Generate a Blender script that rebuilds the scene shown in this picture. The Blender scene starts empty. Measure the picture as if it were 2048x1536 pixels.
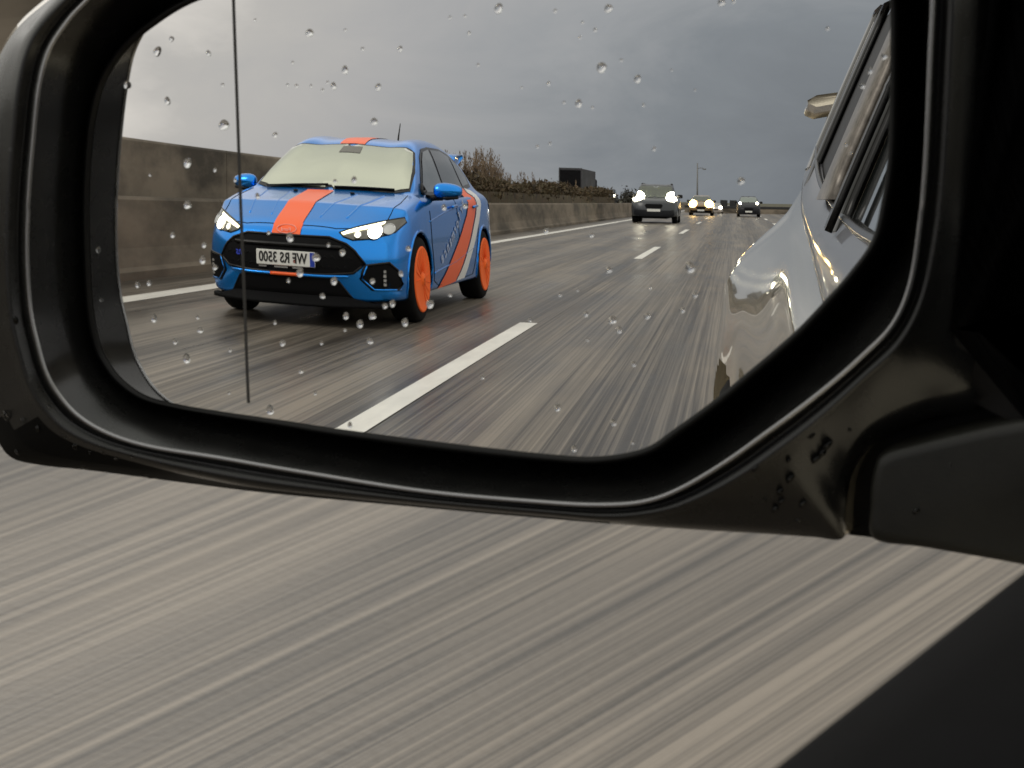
import bpy, bmesh, math, random
import numpy as np
from mathutils import Vector, Matrix
from mathutils.bvhtree import BVHTree
from mathutils.geometry import delaunay_2d_cdt
CAM = {'yaw': 36.26604516915002, 'pitch': 13.86557892682786, 'roll': -3.267957468149758, 'F': 5106.909040135573, 'C': [0.38667, -0.52589, 1.11551]}
MIR = {'M': [0.0, 0.0, 0.9982796515996105], 'eu': [0.9760712672383246, 0.21745087093817528, -0.0], 'ev': [-0.018845225238884006, 0.08459052291190389, 0.9962375725293573], 'n': [0.21663272780784232, -0.9723988698891622, 0.08666428953619598], 'R': 1.2932308589241186, 'k': 0.08228049991093592, 'u0': -0.06200207891821801}
SC = bpy.context.scene
COL = SC.collection
# ------------------------------------------------------------------ camera, sky, sun, exposure
def view_axes(yaw, pitch, roll):
    y, p, r = map(math.radians, (yaw, pitch, roll))
    f = Vector((-math.sin(y)*math.cos(p), math.cos(y)*math.cos(p), -math.sin(p)))
    rt = f.cross(Vector((0, 0, 1))).normalized(); up = rt.cross(f)
    return f, rt*math.cos(r)+up*math.sin(r), -rt*math.sin(r)+up*math.cos(r)
CF, CR, CU = view_axes(CAM['yaw'], CAM['pitch'], CAM['roll'])
cd = bpy.data.cameras.new('camera'); cam = bpy.data.objects.new('camera', cd); COL.objects.link(cam)
cd.sensor_width = 36; cd.lens = 36*CAM['F']/2048; cd.clip_start = .02; cd.clip_end = 3000
M3 = Matrix((CR, CU, -CF)).transposed()
cam.matrix_world = Matrix.Translation(Vector(CAM['C'])) @ M3.to_4x4()
cd.dof.use_dof = True; cd.dof.focus_distance = 1.05; cd.dof.aperture_fstop = 48.0
SC.camera = cam
MO = Vector(MIR['M']); EU = Vector(MIR['eu']); EV = Vector(MIR['ev']); EN = Vector(MIR['n'])
def LW(p, k=.001):                      # mirror-local millimetres -> world metres
    return MO + EU*(p[0]*k) + EV*(p[1]*k) + EN*(p[2]*k)

SC.view_settings.view_transform = 'Standard'; SC.view_settings.look = 'None'
SC.view_settings.exposure = 0.0; SC.view_settings.gamma = 1.0
wd = bpy.data.worlds.new('World'); SC.world = wd; wd.use_nodes = True
nt = wd.node_tree; nt.nodes.clear()
def N(nt, t, **k):
    n = nt.nodes.new(t)
    for a, b in k.items(): setattr(n, a, b)
    return n
SUN_EL, SUN_AZ = math.radians(38), math.radians(-50)     # bright part of the overcast: ahead and to the left
out = N(nt, 'ShaderNodeOutputWorld'); bg = N(nt, 'ShaderNodeBackground')
tc = N(nt, 'ShaderNodeTexCoord')
sky = N(nt, 'ShaderNodeTexSky'); sky.sky_type = 'NISHITA'; sky.sun_disc = False
sky.sun_elevation = SUN_EL; sky.sun_rotation = SUN_AZ; sky.dust_density = 5; sky.air_density = 1
hs = N(nt, 'ShaderNodeHueSaturation'); hs.inputs['Saturation'].default_value = .25
nt.links.new(sky.outputs[0], hs.inputs['Color'])
dot = N(nt, 'ShaderNodeVectorMath', operation='DOT_PRODUCT')
dk = Vector((.22, -.94, -.30)).normalized(); dot.inputs[1].default_value = dk
nt.links.new(tc.outputs['Generated'], dot.inputs[0])
cmap = N(nt, 'ShaderNodeMapping'); cmap.inputs['Scale'].default_value = (3.0, 3.0, 7)
cn = N(nt, 'ShaderNodeTexNoise'); cn.inputs['Scale'].default_value = 1.3; cn.inputs['Detail'].default_value = 7; cn.inputs['Roughness'].default_value = .58; cn.inputs['Distortion'].default_value = .5
nt.links.new(tc.outputs['Generated'], cmap.inputs[0]); nt.links.new(cmap.outputs[0], cn.inputs['Vector'])
ad = N(nt, 'ShaderNodeMath', operation='MULTIPLY_ADD'); ad.inputs[1].default_value = .19; ad.inputs[2].default_value = -.095
nt.links.new(cn.outputs[0], ad.inputs[0])
ac = N(nt, 'ShaderNodeMath', operation='ADD'); nt.links.new(dot.outputs['Value'], ac.inputs[0]); nt.links.new(ad.outputs[0], ac.inputs[1])
mr = N(nt, 'ShaderNodeMapRange'); mr.inputs['From Min'].default_value = -1; mr.inputs['From Max'].default_value = 1
nt.links.new(ac.outputs[0], mr.inputs['Value'])
rp = N(nt, 'ShaderNodeValToRGB'); cr = rp.color_ramp
cr.elements[0].position = 0; cr.elements[0].color = (.82, .80, .76, 1)
cr.elements[1].position = 1; cr.elements[1].color = (.148, .162, .180, 1)
for p, c in ((.46, (1.02, .99, .90)), (.53, (1.02, 1.0, .89)), (.64, (.70, .70, .63)), (.70, (.60, .60, .56)), (.79, (1.0, .975, .93)), (.835, (.68, .645, .60)), (.855, (.52, .50, .475)), (.896, (.43, .425, .425)), (.925, (.34, .35, .364)), (.952, (.228, .247, .268))):
    e = cr.elements.new(p); e.color = (*c, 1)
nt.links.new(mr.outputs[0], rp.inputs[0])
mx = N(nt, 'ShaderNodeMix', data_type='RGBA', blend_type='ADD'); mx.inputs['Factor'].default_value = .12
sc_ = N(nt, 'ShaderNodeMix', data_type='RGBA', blend_type='MULTIPLY'); sc_.inputs['Factor'].default_value = 1
sc_.inputs[7].default_value = (.05, .05, .05, 1)
nt.links.new(hs.outputs[0], sc_.inputs[6])
nt.links.new(rp.outputs[0], mx.inputs[6]); nt.links.new(sc_.outputs[2], mx.inputs[7])
nt.links.new(mx.outputs[2], bg.inputs[0]); bg.inputs[1].default_value = 1.0
nt.links.new(bg.outputs[0], out.inputs[0])
sl = bpy.data.lights.new('sun', 'SUN'); sl.energy = .8; sl.angle = math.radians(25); sl.color = (1, .95, .86)
so = bpy.data.objects.new('sun', sl); COL.objects.link(so)
sd = Vector((math.sin(SUN_AZ)*math.cos(SUN_EL), math.cos(SUN_AZ)*math.cos(SUN_EL), math.sin(SUN_EL)))
so.rotation_euler = sd.to_track_quat('Z', 'Y').to_euler(); so.location = (0, 0, 20)
SC.cycles.max_bounces = 14; SC.cycles.glossy_bounces = 8; SC.cycles.transmission_bounces = 10
SC.cycles.sample_clamp_indirect = 12; SC.cycles.caustics_reflective = False; SC.cycles.caustics_refractive = False
SC.cycles.blur_glossy = 0

# ------------------------------------------------------------------ helpers
MATS = {}
def mat(name, col=(.5, .5, .5), rough=.5, metal=0, **k):
    if name in MATS: return MATS[name]
    m = bpy.data.materials.new(name); m.use_nodes = True; MATS[name] = m
    b = m.node_tree.nodes['Principled BSDF']
    b.inputs['Base Color'].default_value = (*col, 1); b.inputs['Roughness'].default_value = rough
    b.inputs['Metallic'].default_value = metal
    for a, v in k.items():
        key = {'coat': 'Coat Weight', 'coatr': 'Coat Roughness', 'trans': 'Transmission Weight', 'ior': 'IOR', 'spec': 'Specular IOR Level'}.get(a, a)
        if key in ('emit', 'es'): continue
        b.inputs[key].default_value = v
    if 'emit' in k:
        b.inputs['Emission Color'].default_value = (*k['emit'], 1); b.inputs['Emission Strength'].default_value = k.get('es', 1)
    return m
def vary(m, amount=.2, scale=(8, 8, 8), rough=0, bump=0, bumpd=.002, detail=5, tint=None, spread=.2):
    """multiply the base colour by noise in object space, and optionally vary roughness and bump"""
    t = m.node_tree; b = t.nodes['Principled BSDF']
    c = N(t, 'ShaderNodeTexCoord'); mp = N(t, 'ShaderNodeMapping'); mp.inputs['Scale'].default_value = scale
    n = N(t, 'ShaderNodeTexNoise'); n.inputs['Scale'].default_value = 1; n.inputs['Detail'].default_value = detail; n.inputs['Roughness'].default_value = .62
    t.links.new(c.outputs['Object'], mp.inputs[0]); t.links.new(mp.outputs[0], n.inputs['Vector'])
    r = N(t, 'ShaderNodeValToRGB'); base = b.inputs['Base Color'].default_value[:3]
    lo = [x*(1-amount) for x in base]; hi = [min(1, x*(1+amount)) for x in base]
    if tint: lo = [a*q for a, q in zip(lo, tint)]
    r.color_ramp.elements[0].position = .5-spread; r.color_ramp.elements[0].color = (*lo, 1)
    r.color_ramp.elements[1].position = .5+spread; r.color_ramp.elements[1].color = (*hi, 1)
    t.links.new(n.outputs[0], r.inputs[0]); t.links.new(r.outputs[0], b.inputs['Base Color'])
    if rough:
        q = N(t, 'ShaderNodeMapRange'); q.inputs['To Min'].default_value = b.inputs['Roughness'].default_value-rough
        q.inputs['To Max'].default_value = b.inputs['Roughness'].default_value+rough
        t.links.new(n.outputs[0], q.inputs[0]); t.links.new(q.outputs[0], b.inputs['Roughness'])
    if bump:
        n2 = N(t, 'ShaderNodeTexNoise'); n2.inputs['Scale'].default_value = bump; n2.inputs['Detail'].default_value = 4
        t.links.new(c.outputs['Object'], n2.inputs['Vector'])
        u = N(t, 'ShaderNodeBump'); u.inputs['Distance'].default_value = bumpd; u.inputs['Strength'].default_value = .6
        t.links.new(n2.outputs[0], u.inputs['Height']); t.links.new(u.outputs[0], b.inputs['Normal'])
    return m
def obj(name, V, F, m, parent=None, smooth=True, loc=None, mats=None, fm=None):
    me = bpy.data.meshes.new(name); me.from_pydata([tuple(v) for v in V], [], F); me.update()
    for q in (mats or [m]): me.materials.append(q)
    if fm:
        for p, i in zip(me.polygons, fm): p.material_index = i
    if smooth:
        me.polygons.foreach_set('use_smooth', [True]*len(me.polygons))
    o = bpy.data.objects.new(name, me); COL.objects.link(o)
    if parent: o.parent = parent
    if loc is not None: o.location = loc
    return o
def fix(o, angle=None):
    bm = bmesh.new(); bm.from_mesh(o.data)
    bmesh.ops.remove_doubles(bm, verts=bm.verts, dist=1e-5)
    bmesh.ops.recalc_face_normals(bm, faces=bm.faces)
    bm.to_mesh(o.data); bm.free()
    if angle: o.data.set_sharp_from_angle(angle=math.radians(angle))
    return o
def tag(o, label=None, cat=None, group=None, kind=None):
    if label: o['label'] = label
    if cat: o['category'] = cat
    if group: o['group'] = group
    if kind: o['kind'] = kind
    return o
def thing(name, label, cat, loc=(0, 0, 0), rz=0, group=None):
    o = bpy.data.objects.new(name, None); COL.objects.link(o); o.location = loc; o.rotation_euler = (0, 0, rz); o.empty_display_size = .1
    return tag(o, label, cat, group)
def cat1(P, t):
    """Catmull-Rom through array P at parameter t (0..n-1)"""
    P = np.asarray(P, float); n = len(P); out = []
    for x in np.atleast_1d(t):
        i = min(int(x), n-2); f = x-i
        a, b, c, d = P[max(i-1, 0)], P[i], P[i+1], P[min(i+2, n-1)]
        out.append(.5*((2*b)+(-a+c)*f+(2*a-5*b+4*c-d)*f*f+(-a+3*b-3*c+d)*f**3))
    return np.array(out)
def catclosed(P, k):
    P = np.asarray(P, float); n = len(P); out = []
    for i in range(n):
        a, b, c, d = P[i-1], P[i], P[(i+1) % n], P[(i+2) % n]
        for j in range(k):
            f = j/k
            out.append(.5*((2*b)+(-a+c)*f+(2*a-5*b+4*c-d)*f*f+(-a+3*b-3*c+d)*f**3))
    return np.array(out)
def grid_faces(nu, nv, closed=False, off=0):
    F = []
    for i in range(nu-1):
        for j in range(nv if closed else nv-1):
            a = off+i*nv+j; b = off+i*nv+(j+1) % nv
            F.append((a, b, b+nv, a+nv))
    return F
def box(V, F, x0, x1, y0, y1, z0, z1, b=0):
    o = len(V)
    if b <= 0:
        V += [(x, y, z) for z in (z0, z1) for x, y in ((x0, y0), (x1, y0), (x1, y1), (x0, y1))]
        F += [(o, o+3, o+2, o+1), (o+4, o+5, o+6, o+7)]+[(o+i, o+(i+1) % 4, o+4+(i+1) % 4, o+4+i) for i in range(4)]
    else:                                # chamfered prism
        rings = []
        for z, q in ((z0, b), (z0+b, 0), (z1-b, 0), (z1, b)):
            rings.append([(x0+b+q, y0+q, z), (x1-b-q, y0+q, z), (x1-q, y0+b+q, z), (x1-q, y1-b-q, z), (x1-b-q, y1-q, z), (x0+b+q, y1-q, z), (x0+q, y1-b-q, z), (x0+q, y0+b+q, z)])
        for r in rings: V += r
        F += grid_faces(4, 8, True, o); F += [tuple(range(o+7, o-1, -1)), tuple(range(o+24, o+32))]
def tube(V, F, pts, r, n=8, close=False):
    pts = [Vector(p) for p in pts]; o = len(V); m = len(pts)
    rr = r if isinstance(r, (list, tuple)) else [r]*m
    for i, p in enumerate(pts):
        if close: d = pts[(i+1) % m]-pts[i-1]
        else: d = pts[min(i+1, m-1)]-pts[max(i-1, 0)]
        d.normalize(); a = d.orthogonal() if abs(d.z) > .99 else d.cross(Vector((0, 0, 1))); a.normalize(); b = d.cross(a)
        for k in range(n):
            t = 2*math.pi*k/n; V.append(tuple(p+a*(math.cos(t)*rr[i])+b*(math.sin(t)*rr[i])))
    F += grid_faces(m, n, True, o)
    if close: F += [(o+(m-1)*n+k, o+(m-1)*n+(k+1) % n, o+(k+1) % n, o+k) for k in range(n)]
    else: F += [tuple(range(o+n-1, o-1, -1)), tuple(range(o+(m-1)*n, o+m*n))]
def lathe(V, F, prof, cx, cy, cz, axis='x', n=40):
    """prof: list of (along axis, radius)"""
    o = len(V)
    for a, r in prof:
        for k in range(n):
            t = 2*math.pi*k/n
            if axis == 'x': V.append((cx+a, cy+r*math.cos(t), cz+r*math.sin(t)))
            elif axis == 'y': V.append((cx+r*math.cos(t), cy+a, cz+r*math.sin(t)))
            else: V.append((cx+r*math.cos(t), cy+r*math.sin(t), cz+a))
    F += grid_faces(len(prof), n, True, o)
    F += [tuple(range(o, o+n)), tuple(range(o+(len(prof)-1)*n+n-1, o+(len(prof)-1)*n-1, -1))]

# ------------------------------------------------------------------ materials
def asphalt_mat():
    m = mat('worn_wet_asphalt', (.2, .19, .175), .42, spec=.16); t = m.node_tree; b = t.nodes['Principled BSDF']
    c = N(t, 'ShaderNodeTexCoord')
    def noise(scale, det, ro=.6):
        mp = N(t, 'ShaderNodeMapping'); mp.inputs['Scale'].default_value = scale
        n = N(t, 'ShaderNodeTexNoise'); n.inputs['Scale'].default_value = 1; n.inputs['Detail'].default_value = det; n.inputs['Roughness'].default_value = ro
        t.links.new(c.outputs['Object'], mp.inputs[0]); t.links.new(mp.outputs[0], n.inputs['Vector']); return n.outputs[0]
    a = noise((38, .12, 1), 4, .7); d = noise((120, .25, 1), 3, .7); g = noise((4.5, .04, 1), 2); e = noise((1.3, .45, 1), 5, .65)
    def mad(x, k, y):
        q = N(t, 'ShaderNodeMath', operation='MULTIPLY_ADD'); t.links.new(x, q.inputs[0]); q.inputs[1].default_value = k
        if isinstance(y, float): q.inputs[2].default_value = y
        else: t.links.new(y, q.inputs[2])
        return q.outputs[0]
    s = mad(a, .38, 0.); s = mad(d, .24, s); s = mad(g, .18, s); s = mad(e, .20, s)
    # alternating darker and lighter bands along the lane
    sx = N(t, 'ShaderNodeSeparateXYZ'); t.links.new(c.outputs['Object'], sx.inputs[0])
    w1 = N(t, 'ShaderNodeMath', operation='MULTIPLY_ADD'); t.links.new(sx.outputs[0], w1.inputs[0]); w1.inputs[1].default_value = 5.6; w1.inputs[2].default_value = 5.9
    w2 = N(t, 'ShaderNodeMath', operation='COSINE'); t.links.new(w1.outputs[0], w2.inputs[0])
    s = mad(w2.outputs[0], .026, s)
    r = N(t, 'ShaderNodeValToRGB'); r.color_ramp.elements[0].position = .43; r.color_ramp.elements[1].position = .585
    r.color_ramp.elements[0].color = (.036, .031, .026, 1); r.color_ramp.elements[1].color = (.232, .200, .163, 1)
    t.links.new(s, r.inputs[0]); t.links.new(r.outputs[0], b.inputs['Base Color'])
    q = N(t, 'ShaderNodeMapRange'); q.inputs['From Min'].default_value = .3; q.inputs['From Max'].default_value = .7
    q.inputs['To Min'].default_value = .24; q.inputs['To Max'].default_value = .5
    t.links.new(mad(e, .6, mad(g, .4, 0.)), q.inputs[0]); t.links.new(q.outputs[0], b.inputs['Roughness'])
    n2 = N(t, 'ShaderNodeTexNoise'); n2.inputs['Scale'].default_value = 60; t.links.new(c.outputs['Object'], n2.inputs['Vector'])
    u = N(t, 'ShaderNodeBump'); u.inputs['Distance'].default_value = .002; u.inputs['Strength'].default_value = .35
    t.links.new(n2.outputs[0], u.inputs['Height']); t.links.new(u.outputs[0], b.inputs['Normal'])
    return m
ASPH = asphalt_mat()
PAINTW = vary(mat('road_paint_white', (.74, .72, .66), .4), .12, (6, 1.5, 6))
CONC = vary(mat('weathered_concrete', (.128, .104, .078), .85), .5, (.55, .45, 1.3), bump=18, detail=7, tint=(.95, .95, .9), spread=.13)
CONC2 = vary(mat('weathered_concrete_upper', (.135, .112, .085), .85), .6, (.5, .4, .9), bump=14, detail=7, spread=.10)
MOSS = vary(mat('moss_and_dirt', (.055, .052, .028), .9), .5, (3, 2, 3))
GRASSG = vary(mat('verge_ground', (.07, .065, .035), .95), .5, (.6, .6, .6))
BLK = vary(mat('black_textured_plastic', (.0035, .0035, .004), .36, spec=.22), .3, (40, 40, 40), rough=.08, bump=2200, bumpd=.00012)
BLKR = mat('black_recess_plastic', (.002, .002, .0022), .6, spec=.12)
BLKG = mat('gloss_black', (.003, .003, .003), .22, spec=.3)
RUB = vary(mat('tyre_rubber', (.006, .006, .006), .8, spec=.15), .3, (20, 20, 20))
GRILLE = mat('grille_black', (.003, .003, .0035), .7, spec=.12)
BLUE = mat('blue_car_paint', (.0, .25, .82), .2, .75, coat=.6, coatr=.03)
ORNG = mat('orange_vinyl', (.95, .125, .018), .38, coat=.2, coatr=.12)
ORNW = mat('orange_wheel_paint', (1, .165, .03), .55, spec=.2)
WHTV = mat('white_vinyl', (.75, .75, .74), .4)
LTXT = mat('pale_livery_text', (.42, .50, .70), .45)
SILV = mat('silver_beige_paint', (.88, .79, .62), .17, .65, coat=1, coatr=.03)
GLASSD = mat('dark_window_glass', (.012, .014, .015), .03, spec=.9, coat=1)
WSCR = mat('windscreen_glass', (.60, .62, .51), .06, .9, coat=1, coatr=.02)
def wobble(m, sc, dist):
    t = m.node_tree; c = N(t, 'ShaderNodeTexCoord'); n = N(t, 'ShaderNodeTexNoise'); n.inputs['Scale'].default_value = sc; n.inputs['Detail'].default_value = 2
    t.links.new(c.outputs['Object'], n.inputs['Vector']); u = N(t, 'ShaderNodeBump'); u.inputs['Distance'].default_value = dist
    t.links.new(n.outputs[0], u.inputs['Height']); t.links.new(u.outputs[0], t.nodes['Principled BSDF'].inputs['Normal'])
wobble(WSCR, .8, .03)
SIDEG = mat('side_window_glass', (.10, .115, .11), .05, .5, coat=1, coatr=.02)
CHROME = mat('bright_metal', (.6, .6, .6), .25, 1)
LAMP_ON = mat('lit_headlamp', (1, .95, .8), .3, emit=(1, .93, .74), es=14)
LAMP_DRL = mat('lit_lamp_strip', (1, .95, .7), .3, emit=(1, .93, .62), es=3.5)
LAMP_Y = mat('lit_warm_headlamp', (1, .7, .3), .3, emit=(1, .62, .2), es=22)
LAMP_HI = mat('lit_bright_headlamp', (1, .95, .8), .3, emit=(1, .92, .70), es=30)
LENS = mat('headlamp_inner', (.16, .155, .14), .15, .6)
T_WET = [[-153.01,-58.51,13],[-147.52,-59.68,8],[-138.37,-54.91,6],[-136.29,-53.53,5],[-142.62,-61.74,9],[-133.88,-63.29,8],[-130.41,-66.12,9],[-125.54,-67.57,6],[-120.94,-67.32,9],[-114.99,-65.99,6],[-127.02,-64.65,5],[-106.31,-73.17,12],[-108.72,-73.03,9],[-127.43,-71.84,9],[-149.78,-68.92,8],[-117.11,-68.96,6],[-131.61,-58.3,5],[-112.17,-67.82,5],[119.55,-57.07,5],[111.17,-69.04,7],[86.91,-30.08,4],[66.06,-56.95,5],[81.73,-49.12,5],[94.52,-49.72,4],[72.55,-68.73,5],[-5.83,-75.01,4],[-71.33,-68.73,4],[-146.55,17.21,6],[-150.06,-6.68,5],[-147.52,-19.35,4],[-144.27,-47.73,5]]
T_CARRIER = [[[0.82,65.64,-1.48],[-42.24,65.35,-2.15],[-63.46,63.02,-2.91],[-89.46,57.49,-4.19],[-105.4,50.0,-5.09],[-114.7,43.26,-5.64],[-121.14,35.45,-6.0],[-124.83,26.04,-6.13],[-126.68,16.57,-6.15],[-128.32,2.55,-6.21],[-129.05,-14.41,-6.36],[-129.01,-28.65,-6.6],[-127.31,-38.6,-6.69],[-124.39,-43.9,-6.57],[-120.03,-48.4,-6.31],[-112.71,-52.27,-5.8],[-102.61,-54.08,-5.03],[-89.32,-55.25,-4.08],[-68.31,-56.63,-2.86],[-49.11,-58.11,-2.05],[-16.61,-60.05,-1.31],[12.02,-61.45,-1.32],[25.95,-61.25,-1.52],[38.33,-58.38,-1.7],[46.56,-52.87,-1.73],[57.34,-44.87,-1.86],[66.62,-37.07,-2.06],[73.14,-31.5,-2.26],[79.59,-25.62,-2.52],[85.96,-18.81,-2.81],[92.26,-11.57,-3.16],[97.85,-3.44,-3.52],[100.29,6.41,-3.72],[101.83,18.61,-3.96],[102.12,42.75,-4.56],[101.73,55.32,-5.0],[99.82,61.68,-5.14],[91.87,63.99,-4.66],[47.75,65.35,-2.35]],[[1.02,66.42,-0.58],[-42.51,66.1,-1.25],[-63.92,63.68,-2.01],[-90.06,58.01,-3.29],[-106.08,50.42,-4.19],[-115.42,43.61,-4.74],[-121.89,35.73,-5.1],[-125.6,26.26,-5.23],[-127.46,16.72,-5.25],[-129.12,2.6,-5.31],[-129.84,-14.48,-5.46],[-129.79,-28.81,-5.7],[-128.07,-38.83,-5.79],[-125.14,-44.18,-5.67],[-120.76,-48.71,-5.41],[-113.43,-52.63,-4.9],[-103.3,-54.48,-4.13],[-89.97,-55.71,-3.18],[-68.87,-57.2,-1.96],[-49.53,-58.8,-1.15],[-16.6,-60.85,-0.41],[12.39,-62.16,-0.42],[26.43,-61.89,-0.62],[38.91,-58.93,-0.8],[47.19,-53.35,-0.83],[58.05,-45.25,-0.96],[67.36,-37.36,-1.16],[73.91,-31.73,-1.36],[80.37,-25.79,-1.62],[86.76,-18.92,-1.91],[93.05,-11.62,-2.26],[98.65,-3.43,-2.62],[101.09,6.49,-2.82],[102.61,18.76,-3.06],[102.86,43.05,-3.66],[102.44,55.68,-4.1],[100.52,62.08,-4.24],[92.54,64.41,-3.76],[48.3,65.93,-1.45]],[[1.26,67.39,-0.68],[-42.85,67.04,-1.35],[-64.48,64.5,-2.11],[-90.82,58.66,-3.39],[-106.94,50.95,-4.29],[-116.32,44.05,-4.84],[-122.82,36.09,-5.2],[-126.56,26.53,-5.33],[-128.44,16.91,-5.35],[-130.12,2.66,-5.41],[-130.84,-14.57,-5.56],[-130.77,-29.03,-5.8],[-129.03,-39.13,-5.89],[-126.08,-44.52,-5.77],[-121.68,-49.1,-5.51],[-114.32,-53.07,-5.0],[-104.17,-54.98,-4.23],[-90.79,-56.28,-3.28],[-69.58,-57.91,-2.06],[-50.04,-59.65,-1.25],[-16.59,-61.85,-0.51],[12.84,-63.05,-0.52],[27.03,-62.69,-0.72],[39.62,-59.63,-0.9],[47.99,-53.96,-0.93],[58.92,-45.73,-1.06],[68.3,-37.72,-1.26],[74.87,-32.02,-1.46],[81.35,-26.01,-1.72],[87.75,-19.05,-2.01],[94.05,-11.69,-2.36],[99.65,-3.42,-2.72],[102.08,6.58,-2.92],[103.59,18.95,-3.16],[103.79,43.41,-3.76],[103.33,56.13,-4.2],[101.39,62.57,-4.34],[93.39,64.94,-3.86],[48.98,66.67,-1.55]],[[1.41,67.97,-2.28],[-43.05,67.6,-2.95],[-64.82,65.0,-3.71],[-91.28,59.05,-4.99],[-107.45,51.26,-5.89],[-116.86,44.31,-6.44],[-123.38,36.31,-6.8],[-127.14,26.69,-6.93],[-129.03,17.02,-6.95],[-130.72,2.7,-7.01],[-131.44,-14.62,-7.16],[-131.35,-29.15,-7.4],[-129.6,-39.3,-7.49],[-126.64,-44.73,-7.37],[-122.23,-49.34,-7.11],[-114.86,-53.34,-6.6],[-104.69,-55.28,-5.83],[-91.28,-56.62,-4.88],[-70.0,-58.34,-3.66],[-50.35,-60.17,-2.85],[-16.59,-62.45,-2.11],[13.11,-63.58,-2.12],[27.4,-63.16,-2.32],[40.05,-60.05,-2.5],[48.47,-54.32,-2.53],[59.45,-46.01,-2.66],[68.85,-37.94,-2.86],[75.44,-32.19,-3.06],[81.94,-26.13,-3.32],[88.34,-19.13,-3.61],[94.65,-11.72,-3.96],[100.25,-3.42,-4.32],[102.68,6.64,-4.52],[104.18,19.07,-4.76],[104.35,43.64,-5.36],[103.87,56.4,-5.8],[101.91,62.86,-5.94],[93.9,65.26,-5.46],[49.39,67.11,-3.15]],[[1.41,67.97,-13.68],[-43.05,67.6,-14.35],[-64.82,65.0,-15.11],[-91.28,59.05,-16.39],[-107.45,51.26,-17.29],[-116.86,44.31,-17.84],[-123.38,36.31,-18.2],[-127.14,26.69,-18.33],[-129.03,17.02,-18.35],[-130.72,2.7,-18.41],[-131.44,-14.62,-18.56],[-131.35,-29.15,-18.8],[-129.6,-39.3,-18.89],[-126.64,-44.73,-18.77],[-122.23,-49.34,-18.51],[-114.86,-53.34,-18.0],[-104.69,-55.28,-17.23],[-91.28,-56.62,-16.28],[-70.0,-58.34,-15.06],[-50.35,-60.17,-14.25],[-16.59,-62.45,-13.51],[13.11,-63.58,-13.52],[27.4,-63.16,-13.72],[40.05,-60.05,-13.9],[48.47,-54.32,-13.93],[59.45,-46.01,-14.06],[68.85,-37.94,-14.26],[75.44,-32.19,-14.46],[81.94,-26.13,-14.72],[88.34,-19.13,-15.01],[94.65,-11.72,-15.36],[100.25,-3.42,-15.72],[102.68,6.64,-15.92],[104.18,19.07,-16.16],[104.35,43.64,-16.76],[103.87,56.4,-17.2],[101.91,62.86,-17.34],[93.9,65.26,-16.86],[49.39,67.11,-14.55]],[[1.85,69.71,-22.0],[-43.67,69.3,-22.0],[-65.84,66.48,-22.0],[-92.65,60.22,-22.0],[-108.98,52.21,-22.0],[-118.47,45.1,-22.0],[-125.06,36.95,-22.0],[-128.87,27.18,-22.0],[-130.8,17.36,-22.0],[-132.51,2.82,-22.0],[-133.23,-14.78,-22.0],[-133.11,-29.53,-22.0],[-131.32,-39.84,-22.0],[-128.33,-45.35,-22.0],[-123.89,-50.04,-22.0],[-116.47,-54.14,-22.0],[-106.25,-56.18,-22.0],[-92.76,-57.66,-22.0],[-71.26,-59.62,-22.0],[-51.27,-61.71,-22.0],[-16.58,-64.25,-22.0],[13.93,-65.19,-22.0],[28.48,-64.6,-22.0],[41.34,-61.3,-22.0],[49.9,-55.41,-22.0],[61.03,-46.87,-22.0],[70.53,-38.59,-22.0],[77.17,-32.71,-22.0],[83.7,-26.52,-22.0],[90.13,-19.38,-22.0],[96.45,-11.84,-22.0],[102.05,-3.4,-22.0],[104.47,6.8,-22.0],[105.95,19.41,-22.0],[106.02,44.3,-22.0],[105.48,57.22,-22.0],[103.47,63.75,-22.0],[95.42,66.22,-22.0],[50.61,68.43,-22.0]]]
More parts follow.
